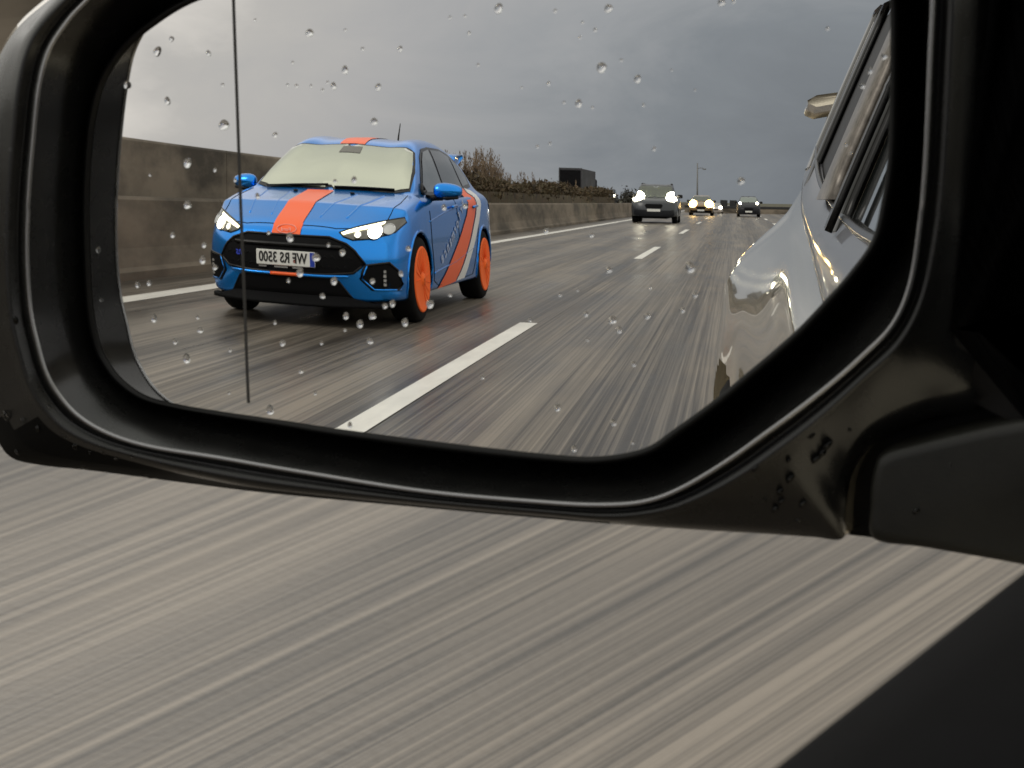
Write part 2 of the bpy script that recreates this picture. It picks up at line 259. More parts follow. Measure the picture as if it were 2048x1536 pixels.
T_WALL = [[[1.85,69.71,-22.0],[-43.67,69.3,-22.0],[-65.84,66.48,-22.0],[-92.65,60.22,-22.0],[-108.98,52.21,-22.0],[-118.47,45.1,-22.0],[-125.06,36.95,-22.0],[-128.87,27.18,-22.0],[-130.8,17.36,-22.0],[-132.51,2.82,-22.0],[-133.23,-14.78,-22.0],[-133.11,-29.53,-22.0],[-131.32,-39.84,-22.0],[-128.33,-45.35,-22.0],[-123.89,-50.04,-22.0],[-116.47,-54.14,-22.0],[-106.25,-56.18,-22.0],[-92.76,-57.66,-22.0],[-71.26,-59.62,-22.0],[-51.27,-61.71,-22.0],[-16.58,-64.25,-22.0],[13.93,-65.19,-22.0],[28.48,-64.6,-22.0],[41.34,-61.3,-22.0],[49.9,-55.41,-22.0],[61.03,-46.87,-22.0],[70.53,-38.59,-22.0],[77.17,-32.71,-22.0],[83.7,-26.52,-22.0],[90.13,-19.38,-22.0],[96.45,-11.84,-22.0],[102.05,-3.4,-22.0],[104.47,6.8,-22.0],[105.95,19.41,-22.0],[106.02,44.3,-22.0],[105.48,57.22,-22.0],[103.47,63.75,-22.0],[95.42,66.22,-22.0],[50.61,68.43,-22.0]],[[4.77,75.12,-0.75],[-39.08,74.47,-0.58],[-68.71,72.45,-0.36],[-100.47,64.59,0.24],[-114.55,55.8,0.81],[-121.75,49.08,1.5],[-126.82,42.05,1.84],[-130.07,32.53,2.1],[-132.32,20.89,2.1],[-134.72,4.9,2.1],[-136.04,-11.97,2.1],[-135.86,-27.15,2.1],[-133.92,-37.55,2.1],[-131.92,-43.87,1.84],[-128.48,-49.54,1.5],[-122.34,-55.2,0.98],[-113.01,-59.26,0.46],[-99.85,-62.03,-0.02],[-78.22,-64.09,-0.36],[-56.13,-66.36,-0.58],[-18.67,-69.48,-0.75],[13.54,-70.27,-0.75],[29.14,-69.96,-0.75],[41.57,-67.96,-0.75],[51.3,-63.49,-0.75],[63.07,-55.74,-0.75],[73.3,-47.82,-0.75],[81.54,-41.32,-0.75],[89.56,-34.53,-0.75],[96.81,-27.6,-0.75],[103.96,-19.82,-0.75],[108.56,-10.33,-0.75],[110.78,2.18,-0.75],[112.19,16.09,-0.75],[113.01,41.76,-0.75],[113.25,58.09,-0.75],[111.37,67.56,-0.75],[99.44,71.9,-0.75],[51.73,74.5,-0.75]],[[5.39,76.45,8.2],[-37.9,75.7,8.43],[-69.69,74.09,8.72],[-103.01,65.83,9.52],[-116.33,56.8,10.28],[-122.78,50.19,11.19],[-127.37,43.48,11.65],[-130.43,34.04,12.0],[-132.75,21.88,12.0],[-135.35,5.48,12.0],[-136.86,-11.16,12.0],[-136.65,-26.45,12.0],[-134.66,-36.88,12.0],[-133.0,-43.43,11.65],[-129.89,-49.39,11.19],[-124.18,-55.53,10.5],[-115.17,-60.2,9.82],[-102.12,-63.37,9.18],[-80.45,-65.43,8.72],[-57.71,-67.7,8.43],[-19.46,-70.91,8.2],[13.21,-71.63,8.2],[29.08,-71.4,8.2],[41.37,-69.84,8.2],[51.44,-65.85,8.2],[63.4,-58.36,8.2],[73.86,-50.57,8.2],[82.56,-43.88,8.2],[91.03,-36.92,8.2],[98.54,-30.08,8.2],[105.95,-22.23,8.2],[110.22,-12.39,8.2],[112.3,0.85,8.2],[113.64,15.14,8.2],[114.68,41.01,8.2],[115.19,58.25,8.2],[113.42,68.57,8.2],[100.35,73.39,8.2],[51.82,76.06,8.2]],[[5.75,76.93,9.0],[-37.55,76.19,9.23],[-69.66,74.44,9.53],[-103.08,66.04,10.32],[-116.4,56.99,11.08],[-122.85,50.41,11.99],[-127.41,43.74,12.45],[-130.47,34.31,12.8],[-132.83,22.07,12.8],[-135.46,5.59,12.8],[-136.97,-11.03,12.8],[-136.77,-26.35,12.8],[-134.79,-36.79,12.8],[-133.12,-43.38,12.45],[-130.01,-49.37,11.99],[-124.29,-55.55,11.31],[-115.27,-60.28,10.62],[-102.21,-63.49,9.97],[-80.54,-65.58,9.53],[-57.75,-67.91,9.23],[-19.36,-71.22,9.0],[13.41,-71.97,9.0],[29.35,-71.74,9.0],[41.64,-70.18,9.0],[51.76,-66.19,9.0],[63.75,-58.7,9.0],[74.23,-50.9,9.0],[83.0,-44.19,9.0],[91.52,-37.2,9.0],[99.04,-30.34,9.0],[106.47,-22.48,9.0],[110.74,-12.64,9.0],[112.88,0.64,9.0],[114.26,14.98,9.0],[115.34,40.92,9.0],[115.85,58.39,9.0],[114.01,68.83,9.0],[100.78,73.79,9.0],[52.11,76.52,9.0]],[[5.59,77.67,8.6],[-37.87,76.9,8.82],[-70.59,75.11,9.13],[-104.07,66.59,9.92],[-117.43,57.33,10.68],[-124.19,50.59,11.6],[-128.78,43.84,12.06],[-131.86,34.34,12.4],[-134.23,22.03,12.4],[-136.87,5.54,12.4],[-138.39,-11.19,12.4],[-138.19,-26.61,12.4],[-136.16,-37.22,12.4],[-134.43,-43.96,12.06],[-131.31,-49.97,11.6],[-125.57,-56.19,10.91],[-116.57,-60.85,10.22],[-103.5,-64.04,9.57],[-81.63,-66.35,9.13],[-58.68,-68.66,8.82],[-19.71,-71.75,8.6],[13.38,-72.49,8.6],[29.81,-72.31,8.6],[42.34,-70.62,8.6],[52.45,-66.63,8.6],[64.31,-59.32,8.6],[74.64,-51.66,8.6],[83.25,-45.03,8.6],[91.6,-38.1,8.6],[99.06,-31.25,8.6],[106.65,-23.34,8.6],[111.15,-13.36,8.6],[113.5,0.16,8.6],[114.93,14.59,8.6],[116.08,40.9,8.6],[116.57,58.5,8.6],[114.64,69.2,8.6],[101.2,74.42,8.6],[51.97,77.28,8.6]],[[4.06,78.64,5.0],[-39.83,77.82,5.23],[-73.46,75.96,5.53],[-107.2,67.25,6.32],[-120.66,57.7,7.08],[-127.85,50.73,7.99],[-132.49,43.85,8.45],[-135.62,34.21,8.8],[-138.01,21.76,8.8],[-140.68,5.15,8.8],[-142.22,-11.78,8.8],[-142.01,-27.4,8.8],[-139.92,-38.28,8.8],[-138.1,-45.24,8.45],[-134.94,-51.31,7.99],[-129.14,-57.6,7.31],[-120.14,-62.18,6.62],[-106.97,-65.37,5.97],[-84.75,-67.96,5.53],[-61.48,-70.27,5.23],[-21.61,-73.11,5.0],[12.03,-73.83,5.0],[29.14,-73.7,5.0],[42.03,-71.85,5.0],[52.19,-67.85,5.0],[63.95,-60.72,5.0],[74.15,-53.18,5.0],[82.62,-46.63,5.0],[90.8,-39.74,5.0],[98.22,-32.86,5.0],[106.05,-24.83,5.0],[110.86,-14.63,5.0],[113.46,-0.75,5.0],[114.96,13.86,5.0],[116.2,40.75,5.0],[116.68,58.61,5.0],[114.62,69.68,5.0],[100.86,75.22,5.0],[50.71,78.26,5.0]],[[3.99,79.39,4.8],[-40.05,78.52,5.02],[-74.29,76.62,5.33],[-108.07,67.8,6.12],[-121.57,58.05,6.88],[-129.07,50.91,7.79],[-133.74,43.95,8.26],[-136.88,34.25,8.6],[-139.29,21.74,8.6],[-141.96,5.12,8.6],[-143.51,-11.92,8.6],[-143.3,-27.63,8.6],[-141.18,-38.69,8.6],[-139.29,-45.79,8.26],[-136.12,-51.89,7.79],[-130.29,-58.2,7.11],[-121.32,-62.71,6.42],[-108.15,-65.87,5.77],[-85.74,-68.69,5.33],[-62.3,-70.98,5.02],[-21.86,-73.6,4.8],[12.08,-74.31,4.8],[29.67,-74.22,4.8],[42.8,-72.24,4.8],[52.95,-68.25,4.8],[64.58,-61.3,4.8],[74.63,-53.9,4.8],[82.93,-47.45,4.8],[90.94,-40.61,4.8],[98.29,-33.74,4.8],[106.28,-25.66,4.8],[111.33,-15.32,4.8],[114.13,-1.21,4.8],[115.68,13.49,4.8],[117.0,40.73,4.8],[117.46,58.72,4.8],[115.31,70.05,4.8],[101.34,75.85,4.8],[50.65,79.03,4.8]],[[5.62,80.63,8.5],[-38.39,79.7,8.72],[-73.49,77.73,9.02],[-107.13,68.76,9.82],[-120.58,58.71,10.58],[-128.6,51.34,11.5],[-133.29,44.28,11.96],[-136.43,34.52,12.3],[-138.84,22.0,12.3],[-141.52,5.46,12.3],[-143.07,-11.64,12.3],[-142.85,-27.4,12.3],[-140.67,-38.7,12.3],[-138.68,-46.02,11.96],[-135.51,-52.13,11.5],[-129.69,-58.45,10.8],[-120.84,-62.78,10.12],[-107.75,-65.89,9.48],[-85.14,-69.09,9.02],[-61.58,-71.33,8.72],[-20.39,-73.54,8.5],[13.86,-74.22,8.5],[32.2,-74.21,8.5],[45.68,-72.01,8.5],[55.74,-68.06,8.5],[67.05,-61.49,8.5],[76.76,-54.39,8.5],[84.72,-48.15,8.5],[92.35,-41.47,8.5],[99.53,-34.66,8.5],[107.76,-26.54,8.5],[113.19,-16.02,8.5],[116.35,-1.59,8.5],[117.96,13.18,8.5],[119.4,40.88,8.5],[119.83,58.98,8.5],[117.53,70.68,8.5],[103.28,76.9,8.5],[51.97,80.3,8.5]],[[5.52,81.96,8.2],[-38.76,80.96,8.43],[-74.94,78.93,8.72],[-108.67,69.74,9.52],[-122.16,59.33,10.28],[-130.76,51.68,11.19],[-135.5,44.47,11.65],[-138.67,34.59,12.0],[-141.1,21.97,12.0],[-143.79,5.4,12.0],[-145.35,-11.88,12.0],[-145.14,-27.8,12.0],[-142.89,-39.42,12.0],[-140.78,-47.01,11.65],[-137.58,-53.15,11.19],[-131.72,-59.52,10.5],[-122.94,-63.71,9.82],[-109.83,-66.78,9.18],[-86.88,-70.39,8.72],[-63.03,-72.59,8.43],[-20.82,-74.4,8.2],[13.97,-75.06,8.2],[33.18,-75.13,8.2],[47.09,-72.7,8.2],[57.13,-68.76,8.2],[68.2,-62.52,8.2],[77.64,-55.67,8.2],[85.3,-49.61,8.2],[92.61,-43.03,8.2],[99.68,-36.24,8.2],[108.2,-28.02,8.2],[114.04,-17.25,8.2],[117.56,-2.4,8.2],[119.26,12.52,8.2],[120.83,40.86,8.2],[121.23,59.19,8.2],[118.76,71.34,8.2],[104.15,78.02,8.2],[51.88,81.66,8.2]],[[3.75,83.42,4.0],[-41.1,82.34,4.23],[-78.62,80.22,4.53],[-112.65,70.76,5.32],[-126.29,59.92,6.08],[-135.53,51.93,6.99],[-140.34,44.53,7.45],[-143.57,34.46,7.8],[-146.04,21.65,7.8],[-148.76,4.94,7.8],[-150.35,-12.62,7.8],[-150.12,-28.81,7.8],[-147.79,-40.82,7.8],[-145.54,-48.73,7.45],[-142.3,-54.96,6.99],[-136.36,-61.43,6.31],[-127.58,-65.5,5.62],[-114.36,-68.55,4.97],[-90.92,-72.58,4.53],[-66.62,-74.77,4.23],[-23.11,-76.19,4.0],[12.46,-76.82,4.0],[32.67,-76.97,4.0],[47.09,-74.29,4.0],[57.18,-70.33,4.0],[68.09,-64.39,4.0],[77.31,-57.74,4.0],[84.73,-51.82,4.0],[91.77,-45.31,4.0],[98.76,-38.49,4.0],[107.62,-30.12,4.0],[113.93,-19.02,4.0],[117.84,-3.67,4.0],[119.62,11.52,4.0],[121.34,40.68,4.0],[121.71,59.36,4.0],[119.06,72.05,4.0],[103.98,79.23,4.0],[50.41,83.14,4.0]],[[3.24,83.98,2.8],[-41.79,82.87,3.02],[-79.8,80.71,3.33],[-113.93,71.16,4.12],[-127.61,60.15,4.88],[-136.09,51.89,5.99],[-142.26,44.62,6.45],[-147.06,34.53,6.8],[-150.78,21.55,6.8],[-154.16,4.77,6.8],[-156.09,-13.23,6.8],[-156.51,-29.93,6.8],[-155.45,-43.3,6.8],[-153.53,-52.5,6.45],[-150.78,-59.17,5.99],[-145.86,-66.51,5.31],[-136.2,-69.34,4.62],[-119.59,-70.78,3.97],[-91.37,-72.7,3.53],[-67.79,-75.52,3.03],[-23.79,-76.78,2.8],[12.05,-77.41,2.8],[32.64,-77.58,2.8],[51.06,-76.28,3.0],[67.58,-75.11,3.0],[78.91,-73.23,3.0],[87.43,-71.04,3.0],[90.21,-63.95,3.0],[93.69,-54.97,3.0],[99.77,-47.35,3.0],[111.02,-40.5,3.0],[124.5,-33.02,3.0],[125.76,-8.72,3.0],[124.17,9.23,3.0],[124.67,40.62,3.0],[125.11,59.88,3.0],[122.34,73.84,3.0],[104.61,80.3,3.0],[50.0,83.71,2.8]],[[1.7,84.61,-0.8],[-43.69,83.47,-0.57],[-82.43,81.34,-0.28],[-116.73,71.58,0.52],[-130.51,60.37,1.28],[-144.6,52.26,-2.01],[-151.39,44.72,-1.55],[-156.83,34.3,-1.2],[-161.07,20.94,-1.2],[-164.75,3.89,-1.2],[-166.84,-14.76,-1.2],[-167.49,-32.11,-1.2],[-166.73,-46.62,-1.2],[-164.72,-56.82,-1.55],[-162.05,-63.8,-2.01],[-157.36,-71.6,-2.7],[-147.39,-73.81,-3.38],[-129.36,-74.64,-4.02],[-98.59,-76.5,-4.48],[-70.27,-76.83,-0.57],[-25.62,-77.94,-0.8],[10.64,-78.57,-0.8],[31.69,-78.77,-0.8],[52.14,-79.74,-5.0],[70.98,-79.51,-5.0],[82.21,-79.51,-5.0],[90.18,-79.22,-5.0],[90.96,-71.96,-5.0],[92.77,-62.23,-5.0],[98.41,-54.28,-5.0],[111.07,-47.69,-5.0],[127.79,-40.9,-5.0],[128.76,-12.62,-5.0],[126.15,6.74,-5.0],[126.46,40.27,-5.0],[126.88,60.34,-5.0],[123.75,75.62,-5.0],[104.34,82.65,-5.0],[48.73,84.35,-0.8]]]
T_CAP = [[[1.58,84.13,-0.8],[-43.52,83.0,-0.57],[-82.15,80.93,-0.28],[-116.35,71.26,0.52],[-130.08,60.11,1.28],[-144.15,52.04,-2.01],[-150.92,44.54,-1.55],[-156.35,34.17,-1.2],[-160.58,20.85,-1.2],[-164.25,3.86,-1.2],[-166.34,-14.72,-1.2],[-167.0,-32.01,-1.2],[-166.26,-46.48,-1.2],[-164.25,-56.64,-1.55],[-161.59,-63.6,-2.01],[-156.92,-71.38,-2.7],[-146.95,-73.56,-3.38],[-128.95,-74.35,-4.02],[-98.24,-76.14,-4.48],[-70.02,-76.4,-0.57],[-25.62,-77.44,-0.8],[10.41,-78.12,-0.8],[31.39,-78.37,-0.8],[51.78,-79.39,-5.0],[70.58,-79.2,-5.0],[81.77,-79.28,-5.0],[89.71,-79.04,-5.0],[90.48,-71.81,-5.0],[92.28,-62.13,-5.0],[97.92,-54.21,-5.0],[110.57,-47.66,-5.0],[127.29,-40.91,-5.0],[128.26,-12.67,-5.0],[125.66,6.64,-5.0],[125.99,40.09,-5.0],[126.43,60.11,-5.0],[123.32,75.38,-5.0],[103.92,82.39,-5.0],[48.39,83.98,-0.8]],[[2.1,86.19,-4.8],[-44.36,85.3,-4.57],[-83.76,83.27,-4.28],[-118.7,73.27,-3.48],[-132.72,61.73,-2.72],[-146.93,53.41,-6.01],[-153.82,45.66,-5.55],[-159.33,35.01,-5.2],[-163.5,21.41,-5.2],[-166.69,4.01,-5.2],[-168.01,-14.87,-5.2],[-167.87,-32.19,-5.2],[-166.73,-46.62,-5.2],[-164.72,-56.82,-5.55],[-162.05,-63.8,-6.01],[-157.36,-71.6,-6.7],[-147.39,-73.81,-7.38],[-129.36,-74.64,-8.02],[-98.59,-76.5,-8.48],[-70.27,-76.83,-4.57],[-25.62,-77.94,-4.8],[10.64,-78.57,-4.8],[31.69,-78.77,-4.8],[52.14,-79.74,-9.0],[70.98,-79.51,-9.0],[82.21,-79.51,-9.0],[90.18,-79.22,-9.0],[90.96,-71.96,-9.0],[92.77,-62.23,-9.0],[98.41,-54.28,-9.0],[111.07,-47.69,-9.0],[127.79,-40.9,-9.0],[128.76,-12.62,-9.0],[126.15,6.74,-9.0],[126.46,40.27,-9.0],[128.62,61.21,-9.0],[125.45,76.59,-9.0],[105.99,83.69,-9.0],[50.06,85.78,-4.8]],[[2.5,87.76,-14.8],[-45.02,87.14,-14.57],[-85.09,85.2,-14.28],[-120.68,74.96,-13.48],[-134.93,63.1,-12.72],[-149.27,54.55,-16.01],[-156.24,46.59,-15.55],[-161.84,35.72,-15.2],[-165.92,21.88,-15.2],[-168.64,4.14,-15.2],[-169.17,-14.97,-15.2],[-168.25,-32.27,-15.2],[-166.73,-46.62,-15.2],[-164.72,-56.82,-15.55],[-162.05,-63.8,-16.01],[-157.36,-71.6,-16.7],[-147.39,-73.81,-17.38],[-129.36,-74.64,-18.02],[-98.59,-76.5,-18.48],[-70.27,-76.83,-14.57],[-25.62,-77.94,-14.8],[10.64,-78.57,-14.8],[31.69,-78.77,-14.8],[52.14,-79.74,-19.0],[70.98,-79.51,-19.0],[82.21,-79.51,-19.0],[90.18,-79.22,-19.0],[90.96,-71.96,-19.0],[92.77,-62.23,-19.0],[98.41,-54.28,-19.0],[111.07,-47.69,-19.0],[127.79,-40.9,-19.0],[128.76,-12.62,-19.0],[126.15,6.74,-19.0],[126.46,40.27,-19.0],[130.36,62.09,-19.0],[127.14,77.55,-19.0],[107.64,84.73,-19.0],[51.38,87.21,-14.8]],[[2.08,86.25,-29.8],[-44.72,85.63,-29.57],[-84.19,83.73,-29.28],[-119.25,73.64,-28.48],[-133.29,61.96,-27.72],[-147.41,53.53,-31.01],[-154.28,45.69,-30.55],[-159.79,34.99,-30.2],[-163.82,21.35,-30.2],[-166.49,3.88,-30.2],[-167.02,-14.94,-30.2],[-166.11,-31.99,-30.2],[-164.61,-46.12,-30.2],[-162.63,-56.16,-30.55],[-160.0,-63.04,-31.01],[-155.38,-70.72,-31.7],[-145.56,-72.9,-32.38],[-127.8,-73.71,-33.02],[-97.49,-75.55,-33.48],[-69.6,-75.87,-29.57],[-25.61,-76.97,-29.8],[10.1,-77.58,-29.8],[30.84,-77.78,-29.8],[50.98,-78.74,-34.0],[69.53,-78.51,-34.0],[80.6,-78.52,-34.0],[88.44,-78.23,-34.0],[89.21,-71.07,-34.0],[91.0,-61.5,-34.0],[96.56,-53.66,-34.0],[109.02,-47.17,-34.0],[125.5,-40.48,-34.0],[126.45,-12.63,-34.0],[123.88,6.44,-34.0],[124.18,39.47,-34.0],[128.02,60.96,-34.0],[124.86,76.19,-34.0],[105.65,83.26,-34.0],[50.23,85.71,-29.8]],[[0.55,80.7,-49.8],[-43.64,80.12,-49.58],[-80.9,78.32,-49.28],[-114.0,68.8,-48.48],[-127.26,57.77,-47.72],[-140.59,49.81,-51.01],[-147.08,42.41,-50.55],[-152.28,32.31,-50.2],[-156.08,19.43,-50.2],[-158.61,2.93,-50.2],[-159.1,-14.84,-50.2],[-158.25,-30.93,-50.2],[-156.84,-44.28,-50.2],[-154.96,-53.76,-50.55],[-152.48,-60.25,-51.01],[-148.12,-67.51,-51.7],[-138.84,-69.56,-52.38],[-122.08,-70.33,-53.02],[-93.46,-72.06,-53.48],[-67.13,-72.37,-49.58],[-25.6,-73.4,-49.8],[8.12,-73.98,-49.8],[27.7,-74.17,-49.8],[46.72,-75.08,-54.0],[64.24,-74.86,-54.0],[74.68,-74.87,-54.0],[82.09,-74.59,-54.0],[82.82,-67.84,-54.0],[84.5,-58.79,-54.0],[89.75,-51.39,-54.0],[101.52,-45.27,-54.0],[117.08,-38.96,-54.0],[117.97,-12.65,-54.0],[115.54,5.35,-54.0],[115.83,36.54,-54.0],[119.46,56.83,-54.0],[116.47,71.2,-54.0],[98.33,77.88,-54.0],[46.01,80.19,-49.8]],[[-3.07,67.59,-69.8],[-41.08,67.09,-69.58],[-73.13,65.54,-69.28],[-101.61,57.35,-68.48],[-113.01,47.86,-67.72],[-124.48,41.02,-71.01],[-130.06,34.65,-70.55],[-134.53,25.96,-70.2],[-137.81,14.88,-70.2],[-139.98,0.69,-70.2],[-140.41,-14.6,-70.2],[-139.67,-28.44,-70.2],[-138.45,-39.92,-70.2],[-136.84,-48.07,-70.55],[-134.71,-53.66,-71.01],[-130.96,-59.9,-71.7],[-122.98,-61.67,-72.38],[-108.55,-62.33,-73.02],[-83.94,-63.82,-73.48],[-61.28,-64.09,-69.58],[-25.56,-64.97,-69.8],[3.45,-65.47,-69.8],[20.29,-65.64,-69.8],[36.65,-66.41,-74.0],[51.72,-66.23,-74.0],[60.7,-66.23,-74.0],[67.07,-66.0,-74.0],[67.7,-60.19,-74.0],[69.15,-52.41,-74.0],[73.66,-46.04,-74.0],[83.79,-40.77,-74.0],[97.17,-35.34,-74.0],[97.94,-12.72,-74.0],[95.85,2.77,-74.0],[96.1,29.6,-74.0],[99.22,47.05,-74.0],[96.65,59.42,-74.0],[81.05,65.16,-74.0],[36.04,67.15,-69.8]],[[-10.02,42.37,-84.8],[-36.16,42.03,-84.58],[-58.2,40.96,-84.28],[-77.77,35.33,-83.48],[-85.61,28.81,-82.72],[-93.5,24.1,-86.01],[-97.33,19.73,-85.55],[-100.41,13.75,-85.2],[-102.66,6.13,-85.2],[-104.15,-3.62,-85.2],[-104.44,-14.13,-85.2],[-103.94,-23.65,-85.2],[-103.1,-31.54,-85.2],[-102.0,-37.15,-85.55],[-100.53,-40.99,-86.01],[-97.95,-45.28,-86.7],[-92.46,-46.49,-87.38],[-82.55,-46.95,-88.02],[-65.62,-47.97,-88.48],[-50.05,-48.15,-84.58],[-25.49,-48.77,-84.8],[-5.55,-49.11,-84.8],[6.03,-49.22,-84.8],[17.28,-49.75,-89.0],[27.64,-49.63,-89.0],[33.82,-49.63,-89.0],[38.2,-49.47,-89.0],[38.63,-45.47,-89.0],[39.62,-40.13,-89.0],[42.73,-35.75,-89.0],[49.69,-32.13,-89.0],[58.89,-28.39,-89.0],[59.42,-12.84,-89.0],[57.98,-2.19,-89.0],[58.15,16.25,-89.0],[60.3,28.25,-89.0],[58.53,36.75,-89.0],[47.8,40.7,-89.0],[16.86,42.07,-84.8]],[[-19.77,7.07,-92.8],[-29.27,6.94,-92.57],[-37.28,6.56,-92.28],[-44.4,4.51,-91.48],[-47.25,2.13,-90.72],[-50.12,0.42,-94.01],[-51.51,-1.17,-93.55],[-52.63,-3.34,-93.2],[-53.45,-6.11,-93.2],[-53.99,-9.66,-93.2],[-54.1,-13.48,-93.2],[-53.92,-16.94,-93.2],[-53.61,-19.81,-93.2],[-53.21,-21.85,-93.55],[-52.68,-23.24,-94.01],[-51.74,-24.81,-94.7],[-49.74,-25.25,-95.38],[-46.14,-25.41,-96.02],[-39.98,-25.79,-96.48],[-34.32,-25.85,-92.57],[-25.39,-26.07,-92.8],[-18.14,-26.2,-92.8],[-13.93,-26.24,-92.8],[-9.84,-26.43,-97.0],[-6.07,-26.39,-97.0],[-3.82,-26.39,-97.0],[-2.23,-26.33,-97.0],[-2.07,-24.88,-97.0],[-1.71,-22.93,-97.0],[-0.58,-21.34,-97.0],[1.95,-20.02,-97.0],[5.29,-18.67,-97.0],[5.49,-13.01,-97.0],[4.96,-9.14,-97.0],[5.03,-2.43,-97.0],[5.81,1.93,-97.0],[5.16,5.02,-97.0],[1.26,6.46,-97.0],[-9.99,6.96,-92.8]]]
T_DROPS = [[0.4,54.22,1.16],[30.41,53.82,1.03],[15.98,53.39,0.49],[59.94,54.87,0.9],[63.01,55.07,0.48],[-54.77,48.5,1.08],[-44.02,49.19,0.41],[-7.94,48.09,0.49],[-27.83,44.14,0.71],[-38.88,44.2,0.5],[-13.3,52.1,0.4],[-9.03,52.44,0.4],[26.79,48.5,0.48],[23.43,50.41,0.39],[22.74,46.66,0.39],[86.67,48.18,0.47],[-44.22,38.74,0.96],[28.5,39.1,1.26],[38.09,36.18,0.91],[33.85,40.94,0.39],[53.16,33.39,0.29],[47.04,38.38,0.29],[22.23,30.06,0.92],[18.28,30.31,0.39],[14.09,35.13,0.49],[26.01,29.05,0.39],[39.64,29.68,0.39],[-5.48,39.9,0.39],[-47.78,34.55,0.84],[-61.85,34.8,0.41],[-54.62,34.54,0.41],[-51.14,33.49,0.41],[-49.58,35.47,0.41],[-59.08,34.54,0.51],[-34.47,34.29,0.83],[-60.15,40.76,0.41],[-100.42,30.39,1.0],[-82.21,24.0,1.48],[-66.14,21.46,0.73],[-35.86,25.26,0.95],[-86.58,43.25,0.74],[6.62,34.13,0.29],[42.35,18.66,0.48],[10.86,19.09,0.39],[14.32,19.88,0.39],[64.97,10.81,0.9],[-94.5,13.52,1.24],[-95.04,1.98,1.12],[-100.46,-6.45,0.75],[-90.17,-8.91,0.75],[-90.89,-13.08,1.0],[-86.9,-15.03,0.74],[-113.17,-20.89,0.76],[-109.2,-20.17,0.76],[-108.16,-30.14,1.01],[-92.88,-32.67,0.88],[-101.47,-36.32,0.76],[-83.36,-37.82,0.53],[-97.94,-40.95,1.26],[-84.49,-49.97,0.42],[-71.47,-54.0,1.24],[-60.92,-42.56,0.73],[-56.87,-48.44,0.52],[-93.49,-29.2,0.53],[-59.81,-15.49,1.09],[-54.66,-11.26,1.09],[-62.51,-6.07,1.09],[-69.21,-4.89,0.52],[-50.67,-7.78,0.51],[-46.47,-9.68,0.84],[-49.39,-17.45,0.97],[-53.12,-21.65,0.73],[-63.52,-17.79,0.52],[-37.69,-17.07,0.72],[-29.09,-14.8,0.71],[-26.63,-8.08,0.71],[-15.93,2.97,0.71],[-9.87,3.47,0.7],[-42.28,9.77,0.84],[-48.04,9.41,0.51],[-72.27,4.94,0.73],[-20.84,-22.67,1.07],[-31.94,-22.92,0.84],[-34.21,-23.67,0.72],[-46.15,-26.82,0.84],[-38.09,-26.51,0.96],[-41.98,-28.83,0.96],[-14.91,-20.08,0.5],[-68.39,-29.5,0.52],[-46.64,-30.65,0.41],[-28.42,-27.9,0.95],[-39.16,-33.33,0.84],[-54.07,-34.52,0.51],[-66.32,-35.07,0.86],[12.81,-2.6,0.69],[25.29,-3.39,0.69],[51.52,-11.15,1.25],[29.88,-12.29,0.8],[23.35,-23.86,0.69],[30.55,-25.19,1.04],[32.25,-27.73,0.81],[40.02,-23.87,0.8],[49.37,-22.05,0.68],[52.73,-18.13,0.68],[35.97,-36.44,0.69],[21.16,-17.68,0.39],[40.83,-16.51,0.48],[16.3,-19.12,0.49],[7.74,-25.93,0.49],[-6.32,-41.74,0.5],[30.09,-52.05,0.81],[35.12,-57.09,0.49],[18.92,-59.52,0.82],[23.58,-30.63,0.39],[14.7,-48.79,0.93],[-113.67,34.71,1.14],[-103.27,43.85,1.25],[-98.53,47.21,0.75],[-126.06,-11.48,0.77],[-125.99,-25.68,0.54],[-46.5,-56.73,0.73],[100.62,41.28,0.78],[97.23,37.81,0.67],[95.42,34.19,0.67],[91.44,19.84,0.38],[92.68,18.01,0.28],[-85.6,11.76,0.52],[-107.15,10.0,0.43],[-79.26,9.15,0.52],[-82.33,34.78,0.52],[-71.56,52.08,0.41]]
T_LINE = [[-78.41,65.43],[-78.24,57.47],[-77.82,30.76],[-77.73,3.74],[-77.81,-23.68],[-78.3,-52.43]]
T_BASE_POLY = [[100.41,-76.89,6.0],[99.38,-67.89,6.0],[100.13,-60.31,6.0],[102.64,-54.8,6.0],[111.36,-51.59,6.0],[119.97,-49.03,6.0],[129.69,-46.32,6.0],[139.29,-44.02,6.0],[155.75,-39.01,6.0],[180.93,-35.47,6.0],[182.15,-90.2,6.0],[156.45,-83.97,6.0],[138.26,-80.92,6.0],[113.96,-78.32,6.0]]
T_GROOVE_POLY = [[88.72,-80.06,-12.0],[87.67,-76.87,-12.0],[88.72,-69.65,-12.0],[90.68,-63.05,-12.0],[95.23,-55.71,-12.0],[102.95,-50.83,-12.0],[115.64,-46.64,-12.0],[134.03,-41.76,-12.0],[179.49,-32.4,-12.0],[180.87,-93.52,-12.0],[140.96,-85.58,-12.0],[134.5,-84.66,-12.0],[109.48,-81.98,-12.0],[95.26,-80.65,-12.0]]
T_PILLAR_POLY = [[120.39,89.41,4.0],[121.82,54.72,4.0],[122.67,19.42,4.0],[122.61,-4.48,4.0],[123.59,-22.56,4.0],[122.47,-36.01,4.0],[121.3,-43.66,4.0],[137.38,-39.59,4.0],[181.67,-30.47,4.0],[186.66,86.97,4.0]]
